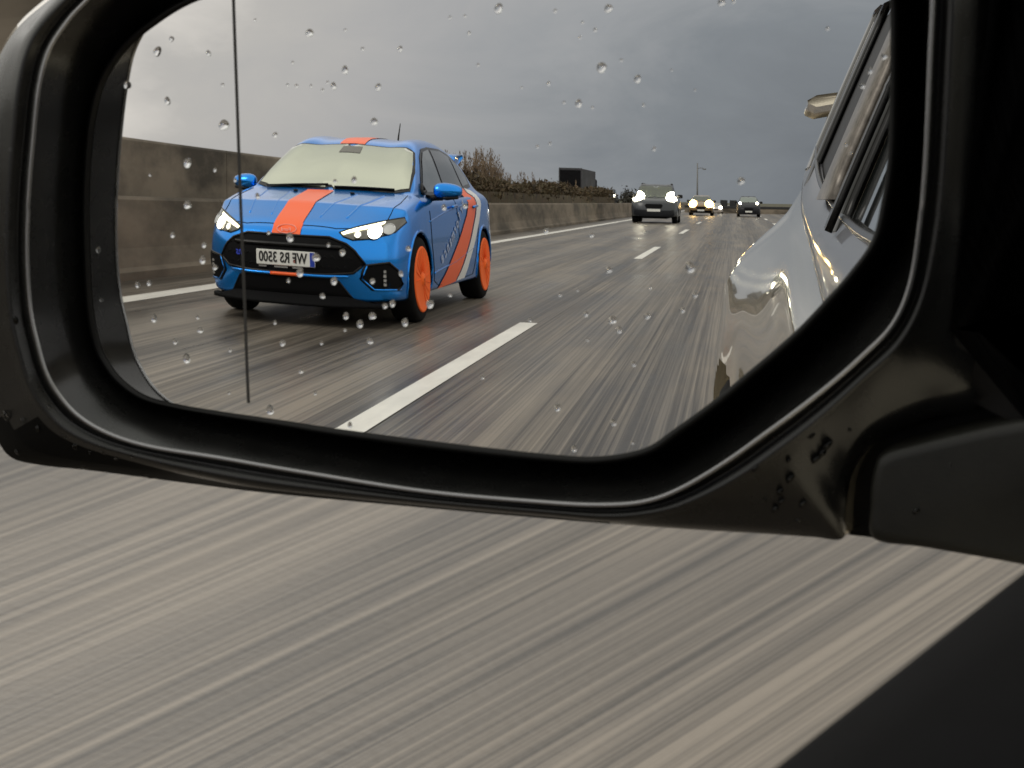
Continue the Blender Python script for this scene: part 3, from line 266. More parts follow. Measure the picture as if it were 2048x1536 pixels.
T_MARKS = [[84.55,-51.5,7],[88.78,-53.8,9],[87.5,-55.76,8],[85.82,-57.49,8],[69.97,-60.82,7],[79.09,-62.83,8],[76.48,-66.31,7],[76.73,-68.85,6],[75.15,-70.87,7],[82.31,-69.13,7],[81.0,-73.3,6],[61.76,-65.8,4],[78.72,-58.15,5],[111.17,-69.04,6],[-148.23,-30.74,8]]
T_GLASS = [[1.11,66.8,-1.68],[-42.65,66.48,-2.35],[-64.14,64.01,-3.11],[-90.37,58.27,-4.39],[-106.42,50.63,-5.29],[-115.78,43.78,-5.84],[-122.26,35.88,-6.2],[-125.98,26.36,-6.33],[-127.85,16.79,-6.35],[-129.52,2.62,-6.41],[-130.24,-14.51,-6.56],[-130.18,-28.9,-6.8],[-128.45,-38.95,-6.89],[-125.51,-44.32,-6.77],[-121.13,-48.87,-6.51],[-113.79,-52.8,-6.0],[-103.65,-54.68,-5.23],[-90.3,-55.93,-4.28],[-69.15,-57.48,-3.06],[-49.73,-59.14,-2.25],[-16.6,-61.25,-1.51],[12.57,-62.52,-1.52],[26.67,-62.21,-1.72],[39.19,-59.21,-1.9],[47.51,-53.59,-1.93],[58.4,-45.44,-2.06],[67.74,-37.5,-2.26],[74.29,-31.85,-2.46],[80.76,-25.88,-2.72],[87.15,-18.97,-3.01],[93.45,-11.65,-3.36],[99.05,-3.43,-3.72],[101.49,6.52,-3.92],[103.01,18.84,-4.16],[103.23,43.19,-4.76],[102.8,55.86,-5.2],[100.86,62.27,-5.34],[92.88,64.63,-4.86],[48.57,66.23,-2.55]]
MARKW = [4.0, 4.0, 4.0, 4.0, 4.0, 4.0, 4.0, 4.0, 4.0, 4.0, 4.0, 4.0, 4.0, 4.0, 4.0]

# ------------------------------------------------------------------ ground, roads, walls
XB, XE, XL = -6.284, -5.351, -1.655           # barrier face, edge line, lane line
def sheet(name, x0, x1, y0, y1, z, m, nx=1, ny=1, kind='structure'):
    V = [(x0+(x1-x0)*i/nx, y0+(y1-y0)*j/ny, z) for i in range(nx+1) for j in range(ny+1)]
    F = [(i*(ny+1)+j, (i+1)*(ny+1)+j, (i+1)*(ny+1)+j+1, i*(ny+1)+j+1) for i in range(nx) for j in range(ny)]
    o = obj(name, V, F, m, smooth=False); o['kind'] = kind; return o
sheet('ground', -900, 900, -1500, 1200, -.03, GRASSG)
sheet('road', XB-.15, 6.6, -420, 300, 0, ASPH)
sheet('road', -24, -9.8, -420, 300, 0, ASPH)
V, F = [], []
def strip(x0, x1, y0, y1, z=.004): 
    o = len(V); V.extend([(x0, y0, z), (x1, y0, z), (x1, y1, z), (x0, y1, z)]); F.append((o, o+1, o+2, o+3))
strip(XE-.13, XE+.13, -400, 250); strip(5.6, 5.85, -400, 250)
for k in range(-22, 14):
    y = -9.88+18*k; strip(XL-.075, XL+.075, y, y+6); strip(2.0-.075, 2.0+.075, y, y+6)
strip(-10.4, -10.2, -400, 250)
o = obj('road_marking', V, F, PAINTW, smooth=False); o['kind'] = 'structure'

def wall_profile(name, prof, y0, y1, m, label, cat='wall', parts=None):
    """prof: closed (x, z) loop extruded along y in panels"""
    t = thing(name, label, cat, (0, 0, 0))
    V, F = [], []; n = len(prof); L = 6.0; y = y0
    while y < y1-.01:
        ye = min(y+L-.015, y1); o = len(V)
        for q in (y, ye): V += [(a, q, z) for a, z in prof]
        F += [(o+i, o+(i+1) % n, o+n+(i+1) % n, o+n+i) for i in range(n)]
        F += [tuple(range(o+n-1, o-1, -1)), tuple(range(o+n, o+2*n))]
        y += L
    w = fix(obj('concrete_panels', V, F, m, t, smooth=False)); return t
hb = .80
prof = [(XB, 0), (XB, .08), (XB-.05, .12), (XB-.11, .30), (XB-.16, hb-.03), (XB-.19, hb), (XB-.33, hb), (XB-.36, hb-.03), (XB-.52, .10), (XB-.52, 0)]
wall_profile('concrete_barrier', prof, -290, 200, CONC, 'long low concrete traffic barrier beside the left lane, with a sloped foot', 'barrier')
V, F = [], []
nn = 500
rnd = random.Random(5)
for i in range(nn):                               # dirt and moss collected between barrier and upper wall
    y = -62+i*.16
    for j in range(4):
        V.append((XB-.36-.1*j, y, hb-.10+(.05*rnd.random()+.03*j)*(j > 0)))
F = [(i*4+j, i*4+j+1, (i+1)*4+j+1, (i+1)*4+j) for i in range(nn-1) for j in range(3)]
o = obj('moss_strip', V, F, MOSS); o['kind'] = 'stuff'
prof2 = [(-6.80, .4), (-6.80, 1.37), (-6.82, 1.395), (-7.02, 1.395), (-7.04, 1.37), (-7.04, .4)]
wall_profile('retaining_wall', prof2, -27, 200, CONC2, 'taller stained grey concrete wall standing behind the low traffic barrier')
V, F = [], []; box(V, F, -9.9, XB-.53, -420, 300, -.02, .45)
o = obj('median_bank', V, F, MOSS, smooth=False); o['kind'] = 'structure'

# ------------------------------------------------------------------ hedge, reeds, far shrubs
def leafmat(name, cols, rough=.8):
    m = mat(name, cols[0], rough); t = m.node_tree; b = t.nodes['Principled BSDF']
    oi = N(t, 'ShaderNodeTexCoord'); n = N(t, 'ShaderNodeTexNoise'); n.inputs['Scale'].default_value = 2.2; n.inputs['Detail'].default_value = 5
    t.links.new(oi.outputs['Object'], n.inputs['Vector'])
    r = N(t, 'ShaderNodeValToRGB'); e = r.color_ramp.elements
    e[0].position = .34; e[0].color = (*cols[0], 1); e[1].position = .68; e[1].color = (*cols[-1], 1)
    for i, c in enumerate(cols[1:-1]):
        q = r.color_ramp.elements.new(.34+.34*(i+1)/(len(cols)-1)); q.color = (*c, 1)
    t.links.new(n.outputs[0], r.inputs[0]); t.links.new(r.outputs[0], b.inputs['Base Color']); return m
HEDGE = leafmat('brown_green_scrub', [(.020, .013, .006), (.070, .043, .018), (.045, .036, .013), (.12, .078, .036)])
REED = leafmat('dry_reed', [(.07, .048, .028), (.16, .11, .068), (.27, .20, .13)])
DARKB = leafmat('dark_shrub_leaf', [(.012, .012, .008), (.035, .030, .018)])
def leaves(V, F, c, size, n, r, flat=1):
    for _ in range(n):
        p = Vector((c[0]+r.gauss(0, size[0]), c[1]+r.gauss(0, size[1]), c[2]+r.gauss(0, size[2])))
        s = r.uniform(.03, .085)*flat; d = Vector((r.uniform(-1, 1), r.uniform(-1, 1), r.uniform(-.4, 1.3))).normalized()
        e = d.orthogonal().normalized(); e.rotate(Matrix.Rotation(r.uniform(0, 6.3), 3, d))
        o = len(V); V += [tuple(p-e*s*.35), tuple(p+d*s*1.1), tuple(p+e*s*.35), tuple(p-d*s*.6)]; F.append((o, o+1, o+2, o+3))
r = random.Random(11)
V, F = [], []
y = -26.5
while y > -72:
    top = 1.42+.10*math.sin(y*.35)+.05*math.sin(y*1.3)-(0 if y > -100 else .1)
    lo = .9
    for _ in range(int(34 if y > -70 else 16)):
        x = -6.95-abs(r.gauss(0, .45)); zz = lo+(top-lo)*r.random()**.6
        leaves(V, F, (x, y, zz), (.12, .16, .05), 3, r, 1.5)
    # standing stems
    for _ in range(7):
        x = -6.95-r.random()*.5; yy = y+r.uniform(-.3, .3); h = top+r.uniform(-.15, .10); o = len(V); w = .012
        V += [(x-w, yy, .8), (x+w, yy, .8), (x+r.uniform(-.06, .06), yy+r.uniform(-.08, .08), h)]; F.append((o, o+1, o+2))
    y -= .30
V0, F0 = [], []; box(V0, F0, -7.9, -6.86, -72, -27.2, .45, 1.10)
o_ = len(V); V += V0; F += [tuple(i+o_ for i in f) for f in F0]
o = obj('roadside_scrub', V, F, HEDGE, smooth=False); o['kind'] = 'stuff'
# dry reed clumps rising over the scrub; every clump a plant with stems and plumes
RG = 'dry reed clumps above the scrub'
reeds = [(-8.0, -30.5, 1.80, 16), (-7.9, -33.0, 1.95, 20), (-7.9, -35.0, 2.05, 22), (-7.8, -36.6, 2.16, 24), (-7.8, -38.2, 2.32, 24), (-7.8, -39.6, 2.10, 20), (-7.8, -41.0, 1.90, 14), (-7.6, -43.6, 1.80, 5), (-7.6, -45.6, 1.78, 4), (-7.6, -49.4, 1.74, 3), (-7.6, -58.0, 1.74, 5)]
words = ['shortest dry reed clump, close behind the blue car roof', 'dry beige reed clump second from the blue car', 'broad dry reed clump left of the tallest one', 'dense beige reed clump just before the tallest clump', 'tallest dry reed clump with feathery beige plumes', 'leaning dry reed clump just past the tallest one', 'thinning dry reed clump at the far end of the dense row', 'pair of thin dry reeds standing apart above the scrub', 'sparse thin reeds halfway to the truck', 'few single reeds in front of the truck trailer', 'dark sparse twigs just before the truck trailer']
for (x, y, h, n), wd_ in zip(reeds, words):
    t = thing('reed_clump', wd_, 'reeds', (x, y, .45), 0, RG)
    V, F, V2, F2 = [], [], [], []
    for _ in range(int(n*1.7)):
        a = r.uniform(0, 6.3); d = r.random()**.5*.8; bx, by = math.cos(a)*d*.5, math.sin(a)*d; hh = (h-.45)*r.uniform(.66, 1.04)
        lean = Vector((r.uniform(-.12, .12), r.uniform(-.20, .20), 0))
        tube(V, F, [(bx, by, 0), (bx+lean.x*.4, by+lean.y*.4, hh*.6), (bx+lean.x, by+lean.y, hh)], [.010, .008, .004], 4)
        for _k in range(26):                      # plume of small blades
            f = r.random(); p = Vector((bx, by, 0)).lerp(Vector((bx, by, 0))+lean, .7+.3*f); p.z = hh*(.72+.30*f)
            w = .032*math.sin(math.pi*min(1, f*.9+.1))+.008
            q = p+Vector((r.gauss(0, w), r.gauss(0, w), 0)); s = r.uniform(.04, .09); o = len(V2)
            V2 += [tuple(q), tuple(q+Vector((r.uniform(-.02, .02), r.uniform(-.03, .03), s*.6))), tuple(q+Vector((r.uniform(-.02, .02), r.uniform(-.03, .03), s*1.3)))]; F2.append((o, o+1, o+2))
        for _k in range(5):                       # drooping leaves
            z0 = hh*r.uniform(.3, .8); o = len(V); dx, dy = r.uniform(-.12, .12), r.uniform(-.25, .25)
            V += [(bx, by, z0), (bx+dx*.5, by+dy*.5, z0+.16), (bx+dx, by+dy, z0+.08), (bx+dx*.5, by+dy*.5, z0+.12)]; F.append((o, o+1, o+2, o+3))
    obj('stem', V, F, REED, t, smooth=False); obj('foliage', V2, F2, REED, t, smooth=False)
for i, (x, y, rx, h, lab) in enumerate([(-9.4, -112, 1.6, 1.5, 'dark low shrub close behind the left side of the grey off-road car'), (-11.4, -150, 2.0, 1.6, 'farther dark shrub between the black van and the grey off-road car')]):
    V, F = [], []
    for _ in range(60): leaves(V, F, (x+r.gauss(0, rx*.35), y+r.gauss(0, 2.5), .45+abs(r.gauss(.5, .4))*h*.6), (.25, .3, .18), 14, r, 3)
    t = thing('shrub', lab, 'shrub', (x, y, .45), 0, 'far dark shrubs'); 
    obj('crown', [(a-x, b-y, c-.45) for a, b, c in V], F, DARKB, t, smooth=False)
    V, F = [], []; tube(V, F, [(0, 0, 0), (.05, 0, .5), (.2, .1, 1)], [.06, .05, .02], 6); obj('trunk', V, F, DARKB, t)

# ------------------------------------------------------------------ far structures
t = thing('street_lamp', 'tall thin grey street lamp with a short arm, far behind the cars', 'street lamp', (-7.35, -252, 0))
V, F = [], []; tube(V, F, [(0, 0, 0), (0, 0, 4), (0, 0, 8.4)], [.20, .16, .12], 8); obj('pole', V, F, mat('lamp_post_grey', (.16, .16, .16), .6), t)
V, F = [], []; tube(V, F, [(0, 0, 7.3), (.5, 0, 7.45), (1.2, 0, 7.4)], .07, 6); obj('arm', V, F, mat('lamp_post_grey'), t)
V, F = [], []; box(V, F, 1.0, 1.75, -.15, .15, 7.12, 7.34, .04); obj('lamp_head', V, F, mat('lamp_post_grey'), t)
t = thing('far_wall', 'low grey concrete wall with a dark top rail, crossing behind the farthest cars', 'wall', (0, -118, 0))
V, F = [], []; box(V, F, -4.6, 16, -.15, .15, 0, .42); obj('concrete_base', V, F, CONC2, t, smooth=False)
V, F = [], []; box(V, F, -4.6, 16, -.12, .12, .42, .66, .03)
obj('top_rail', V, F, mat('dark_rail', (.012, .012, .013), .5), t, smooth=False)
for i, (a, lab) in enumerate(((-.94, 'leftmost dark board of the three on the far wall'), (-.10, 'middle dark board of the three on the far wall'), (.72, 'rightmost dark board of the three on the far wall'))):
    t = thing('dark_board', lab, 'board', (a, -118.2, .0), 0, 'three dark boards on the far wall')
    V, F = [], []; box(V, F, -.34+.04*i, .34, -.06, .04, .66, 1.18, .02); obj('panel', V, F, mat('dark_board', (.01, .011, .012), .5), t, smooth=False)
    V, F = [], []; tube(V, F, [(0, -.2, 0), (0, -.2, .9)], .03, 6); tube(V, F, [(0, -.2, .85), (0, 0, .9)], .03, 6); obj('post', V, F, BLK, t)

# truck trailer on the other carriageway
t = thing('box_truck', 'dark box trailer of a lorry rising above the scrub on the other carriageway', 'truck', (-17.25, -131, 0))
TRB = vary(mat('trailer_rear_dark', (.004, .004, .005), .6, spec=.1), .4, (2, 2, 2)); TRS = vary(mat('trailer_side_grey', (.055, .055, .06), .6, spec=.2), .35, (1.2, .4, .8))
V, F = [], []; box(V, F, -1.22, 1.22, -13.4, 0, 1.05, 4.0, .04); obj('box_body', V, F, TRS, t, smooth=False)
V, F = [], []; box(V, F, -1.12, 1.12, -.01, .03, 1.15, 3.78); obj('rear_door', V, F, TRB, t, smooth=False)
V, F = [], []; box(V, F, -1.25, 1.25, -.02, .06, 3.82, 4.03, .01); box(V, F, -1.26, -1.13, -.02, .06, 1.05, 3.82); box(V, F, 1.13, 1.26, -.02, .06, 1.05, 3.82); obj('rear_frame', V, F, TRS, t, smooth=False)
V, F = [], []; box(V, F, -.6, .6, -13, -.4, .75, 1.04); box(V, F, -1.15, 1.15, -15.9, -13.7, .7, 3.2, .15); obj('cab', V, F, TRB, t, smooth=False)
for y in (-2.2, -3.5, -4.8, -15):
    for x in (-1, 1):
        V, F = [], []; lathe(V, F, [(-.15, .3), (-.15, .47), (-.12, .5), (.12, .5), (.15, .47), (.15, .3)], x*1.02, y, .5); obj('wheel', V, F, RUB, t)

# ------------------------------------------------------------------ own silver car
own = thing('silver_car', 'silver beige car the picture is taken from, with its black door mirror in the foreground', 'car', (0, 0, 0))
# left side skin: stations along y, each an (x, z) profile from sill to belt
ST = [(-3.78, [(.34, .28), (.30, .42), (.28, .60), (.28, .70), (.29, .80), (.31, .90), (.35, .975), (.40, 1.03)]),
      (-3.62, [(.10, .25), (.07, .42), (.06, .60), (.07, .72), (.095, .83), (.205, .95), (.240, .99), (.30, 1.08)]),
      (-3.30, [(.03, .24), (.000, .42), (.006, .58), (.026, .70), (.055, .815), (.195, .940), (.228, .985), (.27, 1.07)]),
      (-3.05, [(.02, .24), (-.006, .42), (.002, .57), (.022, .69), (.050, .800), (.188, .930), (.216, .965), (.252, 1.04)]),
      (-2.70, [(.03, .24), (.012, .42), (.014, .58), (.028, .69), (.062, .795), (.178, .917), (.206, .943), (.232, .995)]),
      (-2.35, [(.09, .24), (.074, .42), (.068, .58), (.062, .69), (.083, .795), (.167, .903), (.197, .924), (.220, .958)]),
      (-1.9, [(.10, .22), (.083, .42), (.083, .60), (.085, .70), (.098, .785), (.151, .887), (.184, .906), (.207, .926)]),
      (-1.4, [(.12, .22), (.107, .42), (.106, .60), (.106, .70), (.110, .785), (.133, .868), (.163, .890), (.186, .905)]),
      (-.8, [(.13, .22), (.114, .42), (.112, .60), (.112, .70), (.113, .785), (.118, .845), (.145, .873), (.163, .892)]),
      (0, [(.13, .22), (.114, .42), (.112, .60), (.112, .70), (.113, .785), (.118, .835), (.145, .863), (.165, .88)]),
      (.6, [(.14, .22), (.10, .42), (.085, .60), (.09, .70), (.115, .77), (.15, .82), (.20, .86), (.25, .89)]),
      (1.3, [(.16, .24), (.11, .42), (.09, .60), (.10, .70), (.14, .76), (.20, .80), (.30, .84), (.42, .87)]),
      (1.75, [(.30, .26), (.26, .40), (.25, .55), (.27, .62), (.33, .68), (.40, .72), (.50, .75), (.62, .77)])]
ys = np.array([s[0] for s in ST]); PR = np.array([s[1] for s in ST])
na, nb = 90, 40
ta = np.linspace(0, len(ST)-1, na); tb = np.linspace(0, 7, nb)
Yd = cat1(ys[:, None], ta)[:, 0]; Pd = cat1(PR, ta)
skin = np.zeros((na, nb, 3))
for i in range(na):
    q = cat1(Pd[i], tb); skin[i, :, 0] = q[:, 0]; skin[i, :, 1] = Yd[i]; skin[i, :, 2] = q[:, 1]
def hole(c, rad): return lambda p: (p[1]-c)**2+(p[2]-.30)**2 < rad*rad
wh = [hole(-2.62, .335), hole(1.0, .335)]
def skinmesh(name, mirror):
    Vv = skin.reshape(-1, 3).copy()
    if mirror: Vv[:, 0] = 2.06-Vv[:, 0]
    Fs = [f for f in grid_faces(na, nb) if not any(h(np.mean([skin.reshape(-1, 3)[i] for i in f], 0)) for h in wh)]
    return obj(name, Vv, Fs, SILV, own)
skinmesh('side_panel', False); skinmesh('side_panel', True)
def own_part(name, V, F, m, sm=True, parent=None): return obj(name, V, F, m, parent or own, smooth=sm)
# belt trim band, following the upper edge of the skin
belt = skin[:, -1, :]
V = []; sel = [i for i in range(na) if -3.5 < Yd[i] < -.28]
for i in sel:
    x, y, z = belt[i]; g = .072 if y > -2.4 else .072+.02*(-2.4-y)
    for dx, dz in ((-.004, -.004), (-.012, .002), (-.010, .02), (.006, .045), (.022, g), (.034, g+.004), (.06, g)): V.append((x+dx, y, z+dz))
TRIM = mat('grey_belt_trim', (.13, .13, .145), .28, .3, coat=.5)
own_part('belt_trim', V, grid_faces(len(sel), 7), TRIM)
V, F = [], []
bx = [(belt[i][0]-.009, belt[i][1], belt[i][2]+.001) for i in sel]
tube(V, F, bx, .005, 6); own_part('belt_seal', V, F, BLKG)
bx = [(belt[i][0]+.026, belt[i][1], belt[i][2]+.077+(0 if belt[i][1] > -2.4 else .02*(-2.4-belt[i][1]))) for i in sel]
V, F = [], []; tube(V, F, bx, .007, 6); own_part('window_seal', V, F, BLKG)
# window panes and pillars: plane leaning inboard
def lean(y, z): 
    b = np.interp(y, Yd, belt[:, 0]); zb = np.interp(y, Yd, belt[:, 2])+.075
    return b+.034+.42*(z-zb)
def pane(name, y0, y1, ztop, n=14, m=SIDEG, off=0):
    V = []
    for i in range(n+1):
        y = y0+(y1-y0)*i/n; zb = float(np.interp(y, Yd, belt[:, 2]))+.07; zt = ztop(y)
        for j in range(5):
            z = zb+(zt-zb)*j/4; V.append((lean(y, z)+off, y, z))
    V2 = [(a+.004, b, c) for a, b, c in V]; k = len(V); F = grid_faces(n+1, 5); F += [tuple(i+k for i in reversed(f)) for f in F]
    return own_part(name, V+V2, F, m)
roofz = lambda y: 1.56-.02*(y+1.5)**2 if y < -1.5 else 1.56-.05*(y+1.5)**2
TINT = mat('tinted_privacy_glass', (.006, .006, .006), .4, spec=.08)
pane('rear_door_pane', -2.22, -2.9, lambda y: roofz(y)-.06, m=TINT)
pane('quarter_pane', -2.95, -3.2, lambda y: roofz(y)-.16, m=TINT)
pane('front_door_pane', -1.42, -.74, lambda y: roofz(y)-.08)
def pillar(name, pts, m, w=.05, d=.03, parent=None):
    """pts: (y_front, y_rear, z, extra x); a bar following the leaning plane"""
    V = []
    for yf, yr, z, ex in pts:
        for (a, k) in ((yf, .0), (yf, -d*.7), (yf*.7+yr*.3, -d), (yf*.3+yr*.7, -d), (yr, -d*.7), (yr, 0)): V.append((lean(a, z)+ex+k, a, z))
    F = grid_faces(len(pts), 6, True); F += [tuple(range(6)), tuple(range(len(V)-1, len(V)-7, -1))]
    return own_part(name, V, F, m)
STRIP = vary(mat('brushed_pillar_trim', (.13, .115, .10), .34, .4), .4, (50, 50, 50))
zs = np.linspace(.965, 1.56, 14)
pillar('pillar_seal', [(-2.08, -2.22, z, .004) for z in zs[1:]], BLK, d=.01)
pillar('pillar_trim', [(-1.86, -2.12, z, -.004) for z in zs[1:]], STRIP, d=.03)
pillar('pillar', [(-1.43, -1.84, z, 0) for z in zs], BLKG, d=.018)
V, F = [], []
for yy in (-1.45,):
    tube(V, F, [(lean(yy, z)-.024, yy, z) for z in zs], .006, 6)
own_part('pillar_seal', V, F, BLK)
pillar('rear_pillar', [(-2.86, -2.98, z, .0) for z in np.linspace(1.04, 1.5, 8)], BLKG, d=.02)
pillar('tail_pillar', [(-3.12-.0*(z-1), -3.58+.25*(z-1.1), z, -.004) for z in np.linspace(1.10, 1.53, 10)], mat('tail_pillar_dark', (.03, .028, .026), .22, 0, coat=1), d=.02)
# front pillar, roof, hood, tail, cabin shell
V, F = [], []
for sx in (0, 1):
    f = (lambda x: 2.06-x) if sx else (lambda x: x)
    tube(V, F, [(f(.23), .62, .93), (f(.33), .28, 1.18), (f(.45), -.12, 1.42), (f(.52), -.45, 1.51), (f(.56), -1.5, 1.56), (f(.56), -2.8, 1.53), (f(.56), -3.5, 1.46)], [.045, .045, .045, .04, .04, .04, .03], 10)
own_part('roof_rail', V, F, SILV)
V = []
for i, y in enumerate(np.linspace(-.45, -3.5, 20)):
    for j in range(11):
        u = j/10; V.append((.54+u*.98, y, (1.51 if y > -.5 else 1.56-.02*(max(0, -1.5-y))**2)+.05*math.sin(math.pi*u)))
own_part('roof', V, grid_faces(20, 11), SILV)
V = []
for i, y in enumerate(np.linspace(.62, 1.9, 14)):
    for j in range(13):
        u = j/12; w = float(np.interp(y, [.6, 1.3, 1.75, 1.9], [.25, .42, .62, .70])); z = float(np.interp(y, [.6, 1.3, 1.75, 1.9], [.892, .872, .772, .70])); V.append((w+u*(2.06-2*w), y, z+.075*math.sin(math.pi*u)**.6))
own_part('hood', V, grid_faces(14, 13), SILV)
V = []
for z, y in ((.25, -3.75), (.5, -3.86), (.75, -3.84), (.95, -3.78), (1.1, -3.68), (1.3, -3.58), (1.5, -3.48)):
    for j in range(9):
        u = j/8; w = .30 if z < 1 else .30+.5*(z-1); V.append((w+u*(2.06-2*w), y-.05*math.sin(math.pi*u), z))
own_part('tailgate', V, grid_faces(7, 9), SILV)
V, F = [], []
o0 = len(V)
for y, zz in ((-3.45, 1.30), (-3.62, 1.275)):
    V += [(.272, y, zz), (.30, y, zz+.016), (.60, y, zz+.06), (.60, y, zz+.04), (.30, y, zz-.018), (.275, y, zz-.008)]
F += grid_faces(2, 6, True); F += [tuple(range(6)), tuple(range(11, 5, -1))]
own_part('rear_spoiler', V, F, SILV)
V, F = [], []                                       # tail lamp cluster wrapping the corner
for (dy, z0, z1) in ((0, .80, .93),):
    for i in range(8):
        y = -3.35-.04*i; x = float(np.interp(y, Yd, skin[:, 28, 0]))-.004
        V += [(x, y, .80), (x+.02, y, .85), (x+.04, y, .90)]
own_part('tail_lamp', V, grid_faces(8, 3), mat('tail_lamp_red', (.35, .03, .02), .15, coat=1))
# wheels of own car
for y in (-2.62, 1.0):
    for x, sg in ((.125, -1), (1.935, 1)):
        V, F = [], []; lathe(V, F, [(-.10, .2), (-.105, .265), (-.085, .292), (-.04, .302), (.04, .302), (.085, .292), (.105, .265), (.10, .2)], x, y, .302)
        w = own_part('wheel', V, F, RUB)
        V, F = [], []; lathe(V, F, [(sg*.09, .215), (sg*.098, .19), (sg*.06, .17), (sg*.06, .03)], x, y, .302); obj('rim', V, F, CHROME, w)
V, F = [], []                                       # dark wheel housings and floor
for y in (-2.62, 1.0):
    for x0, x1 in ((.16, .5), (1.56, 1.9)):
        o = len(V)
        for k in range(17):
            a = math.pi*k/16-.05
            for xx in (x0, x1): V.append((xx, y+.37*math.cos(a), .33+.37*math.sin(a)))
        F += [(o+2*k, o+2*k+2, o+2*k+3, o+2*k+1) for k in range(16)]
box(V, F, .20, 1.86, -3.6, 1.7, .20, .26)
own_part('underbody', V, F, BLKR, False)
# inner door: window ledge the camera looks over, inner skin, outer door upper edge
DOORI = vary(mat('door_card', (.0012, .0013, .0018), .8, spec=.05), .3, (60, 60, 60), bump=900, bumpd=.0002)
V = []
LED = [(.188, .915), (.196, .955), (.204, .972), (.213, .979), (.224, .981), (.240, .980), (.28, .976), (.33, .965), (.35, .93), (.355, .80), (.36, .45)]
yl = np.linspace(-1.15, .62, 30)
for y in yl:
    for x, z in LED: V.append((x, y, z-.0037+.05*max(-.12, min(.12, y+.16))))
own_part('door_ledge', V, grid_faces(30, len(LED)), DOORI)
V = [(.36, -3.4, .45), (.36, 1.2, .45), (1.8, 1.2, .45), (1.8, -3.4, .45)]
own_part('floor_panel', V, [(0, 1, 2, 3)], BLKR, False)
V, F = [], []; box(V, F, .36, 1.75, .45, 1.0, .55, .93, .06); own_part('dashboard', V, F, DOORI)
for x in (.75, 1.45):
    V, F = [], []; box(V, F, x-.26, x+.26, -1.1, -.5, .45, .62, .06); box(V, F, x-.25, x+.25, -1.25, -1.08, .55, 1.15, .05); s_ = own_part('seat', V, F, DOORI)
    V, F = [], []; box(V, F, x-.13, x+.13, -1.25, -1.14, 1.18, 1.36, .04); obj('headrest', V, F, DOORI, s_)

# ------------------------------------------------------------------ the door mirror
def ringmesh(name, rings, m, parent, k=8, cap=None, sm=True):
    R = [catclosed(np.array(r_)*.001, k) for r_ in rings]; n = len(R[0])
    V = [LW(p, 1.0) for r_ in R for p in r_]; F = grid_faces(len(R), n, True)
    if cap == 'end': F.append(tuple(range((len(R)-1)*n, len(R)*n)))
    return obj(name, V, F, m, parent, smooth=sm)
PLAST = vary(mat('mirror_shell_plastic', (.010, .010, .0098), .27, spec=.36, coat=.3, coatr=.16), .25, (60, 60, 60), rough=.07, bump=1500, bumpd=.00008)
mirror = ringmesh('side_mirror', T_WALL, PLAST, own, 8)
mirror.data.materials.append(mat('shell_underside_shaded', (.004, .004, .004), .6, spec=.1))
for p in mirror.data.polygons:                     # darker, duller plastic on the lower lip, shade put into the material
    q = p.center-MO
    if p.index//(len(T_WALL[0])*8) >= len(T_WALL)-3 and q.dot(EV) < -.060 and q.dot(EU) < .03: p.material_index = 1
carrier = ringmesh('glass_carrier', T_CARRIER, mat('carrier_plastic', (.003, .003, .003), .38, spec=.25), mirror, 8)
ringmesh('mirror_cap', T_CAP, SILV, mirror, 8, 'end')
V, F = [], []
tube(V, F, [LW(p, 1.0) for p in catclosed(np.array(T_WALL[3])*.001, 6)], .0006, 8, True)
obj('rim_highlight_bead', V, F, mat('rim_highlight_metal', (.34, .34, .35), .26, .8), mirror)  # added bead, its pale metal stands in for the highlight along the lip
# convex glass with a more strongly curved outer zone
Rm, km, u0 = MIR['R'], MIR['k'], MIR['u0']
def surf(u, v):
    t = max(0, u0-u); return -(u*u+v*v)/(2*Rm)-km*t**3
out_ = catclosed(np.array(T_GLASS)[:, :2]*.001, 6)
gp = [Vector(p) for p in out_]; nb_ = len(gp)
g = .0016
pts = list(gp)
from mathutils.geometry import intersect_point_line
def inside(x, y, P):
    c = False; j = len(P)-1
    for i in range(len(P)):
        if (P[i][1] > y) != (P[j][1] > y) and x < (P[j][0]-P[i][0])*(y-P[i][1])/(P[j][1]-P[i][1])+P[i][0]: c = not c
        j = i
    return c
for iu in range(int(.25/g)):
    for iv in range(int(.14/g)):
        u, v = -.135+iu*g, -.07+iv*g
        if inside(u, v, out_): pts.append(Vector((u, v)))
vv, ee, ff, *_ = delaunay_2d_cdt(pts, [(i, (i+1) % nb_) for i in range(nb_)], [], 1, 1e-5)
MG = mat('mirror_silvering', (.92, .925, .92), 0.0, 1)
V = [LW((a.x, a.y, surf(a.x, a.y)), 1.0) for a in vv]
glass = obj('mirror_glass', V, [tuple(f) for f in ff], MG, carrier)
if glass.data.polygons[0].normal.dot(EN) < 0: glass.data.flip_normals()
nrm = []
for a in vv:                                        # exact normals of the ground glass
    t = max(0, u0-a.x); du = -a.x/Rm+3*km*t*t; dv = -a.y/Rm
    nrm.append((EN-EU*du-EV*dv).normalized())
glass.data.normals_split_custom_set_from_vertices([tuple(x) for x in nrm])
# the scored line where the outer zone begins
V = []
for u, v in cat1(np.array(T_LINE)*.001, np.linspace(0, 5, 24)):
    for du, h in ((-.0005, .00002), (-.00025, .00014), (.00025, .00014), (.0005, .00002)): V.append(LW((u+du, v, surf(u+du, v)+h), 1.0))
obj('zone_line', V, grid_faces(24, 4), mat('score_line_dark', (.045, .043, .04), .5), carrier)
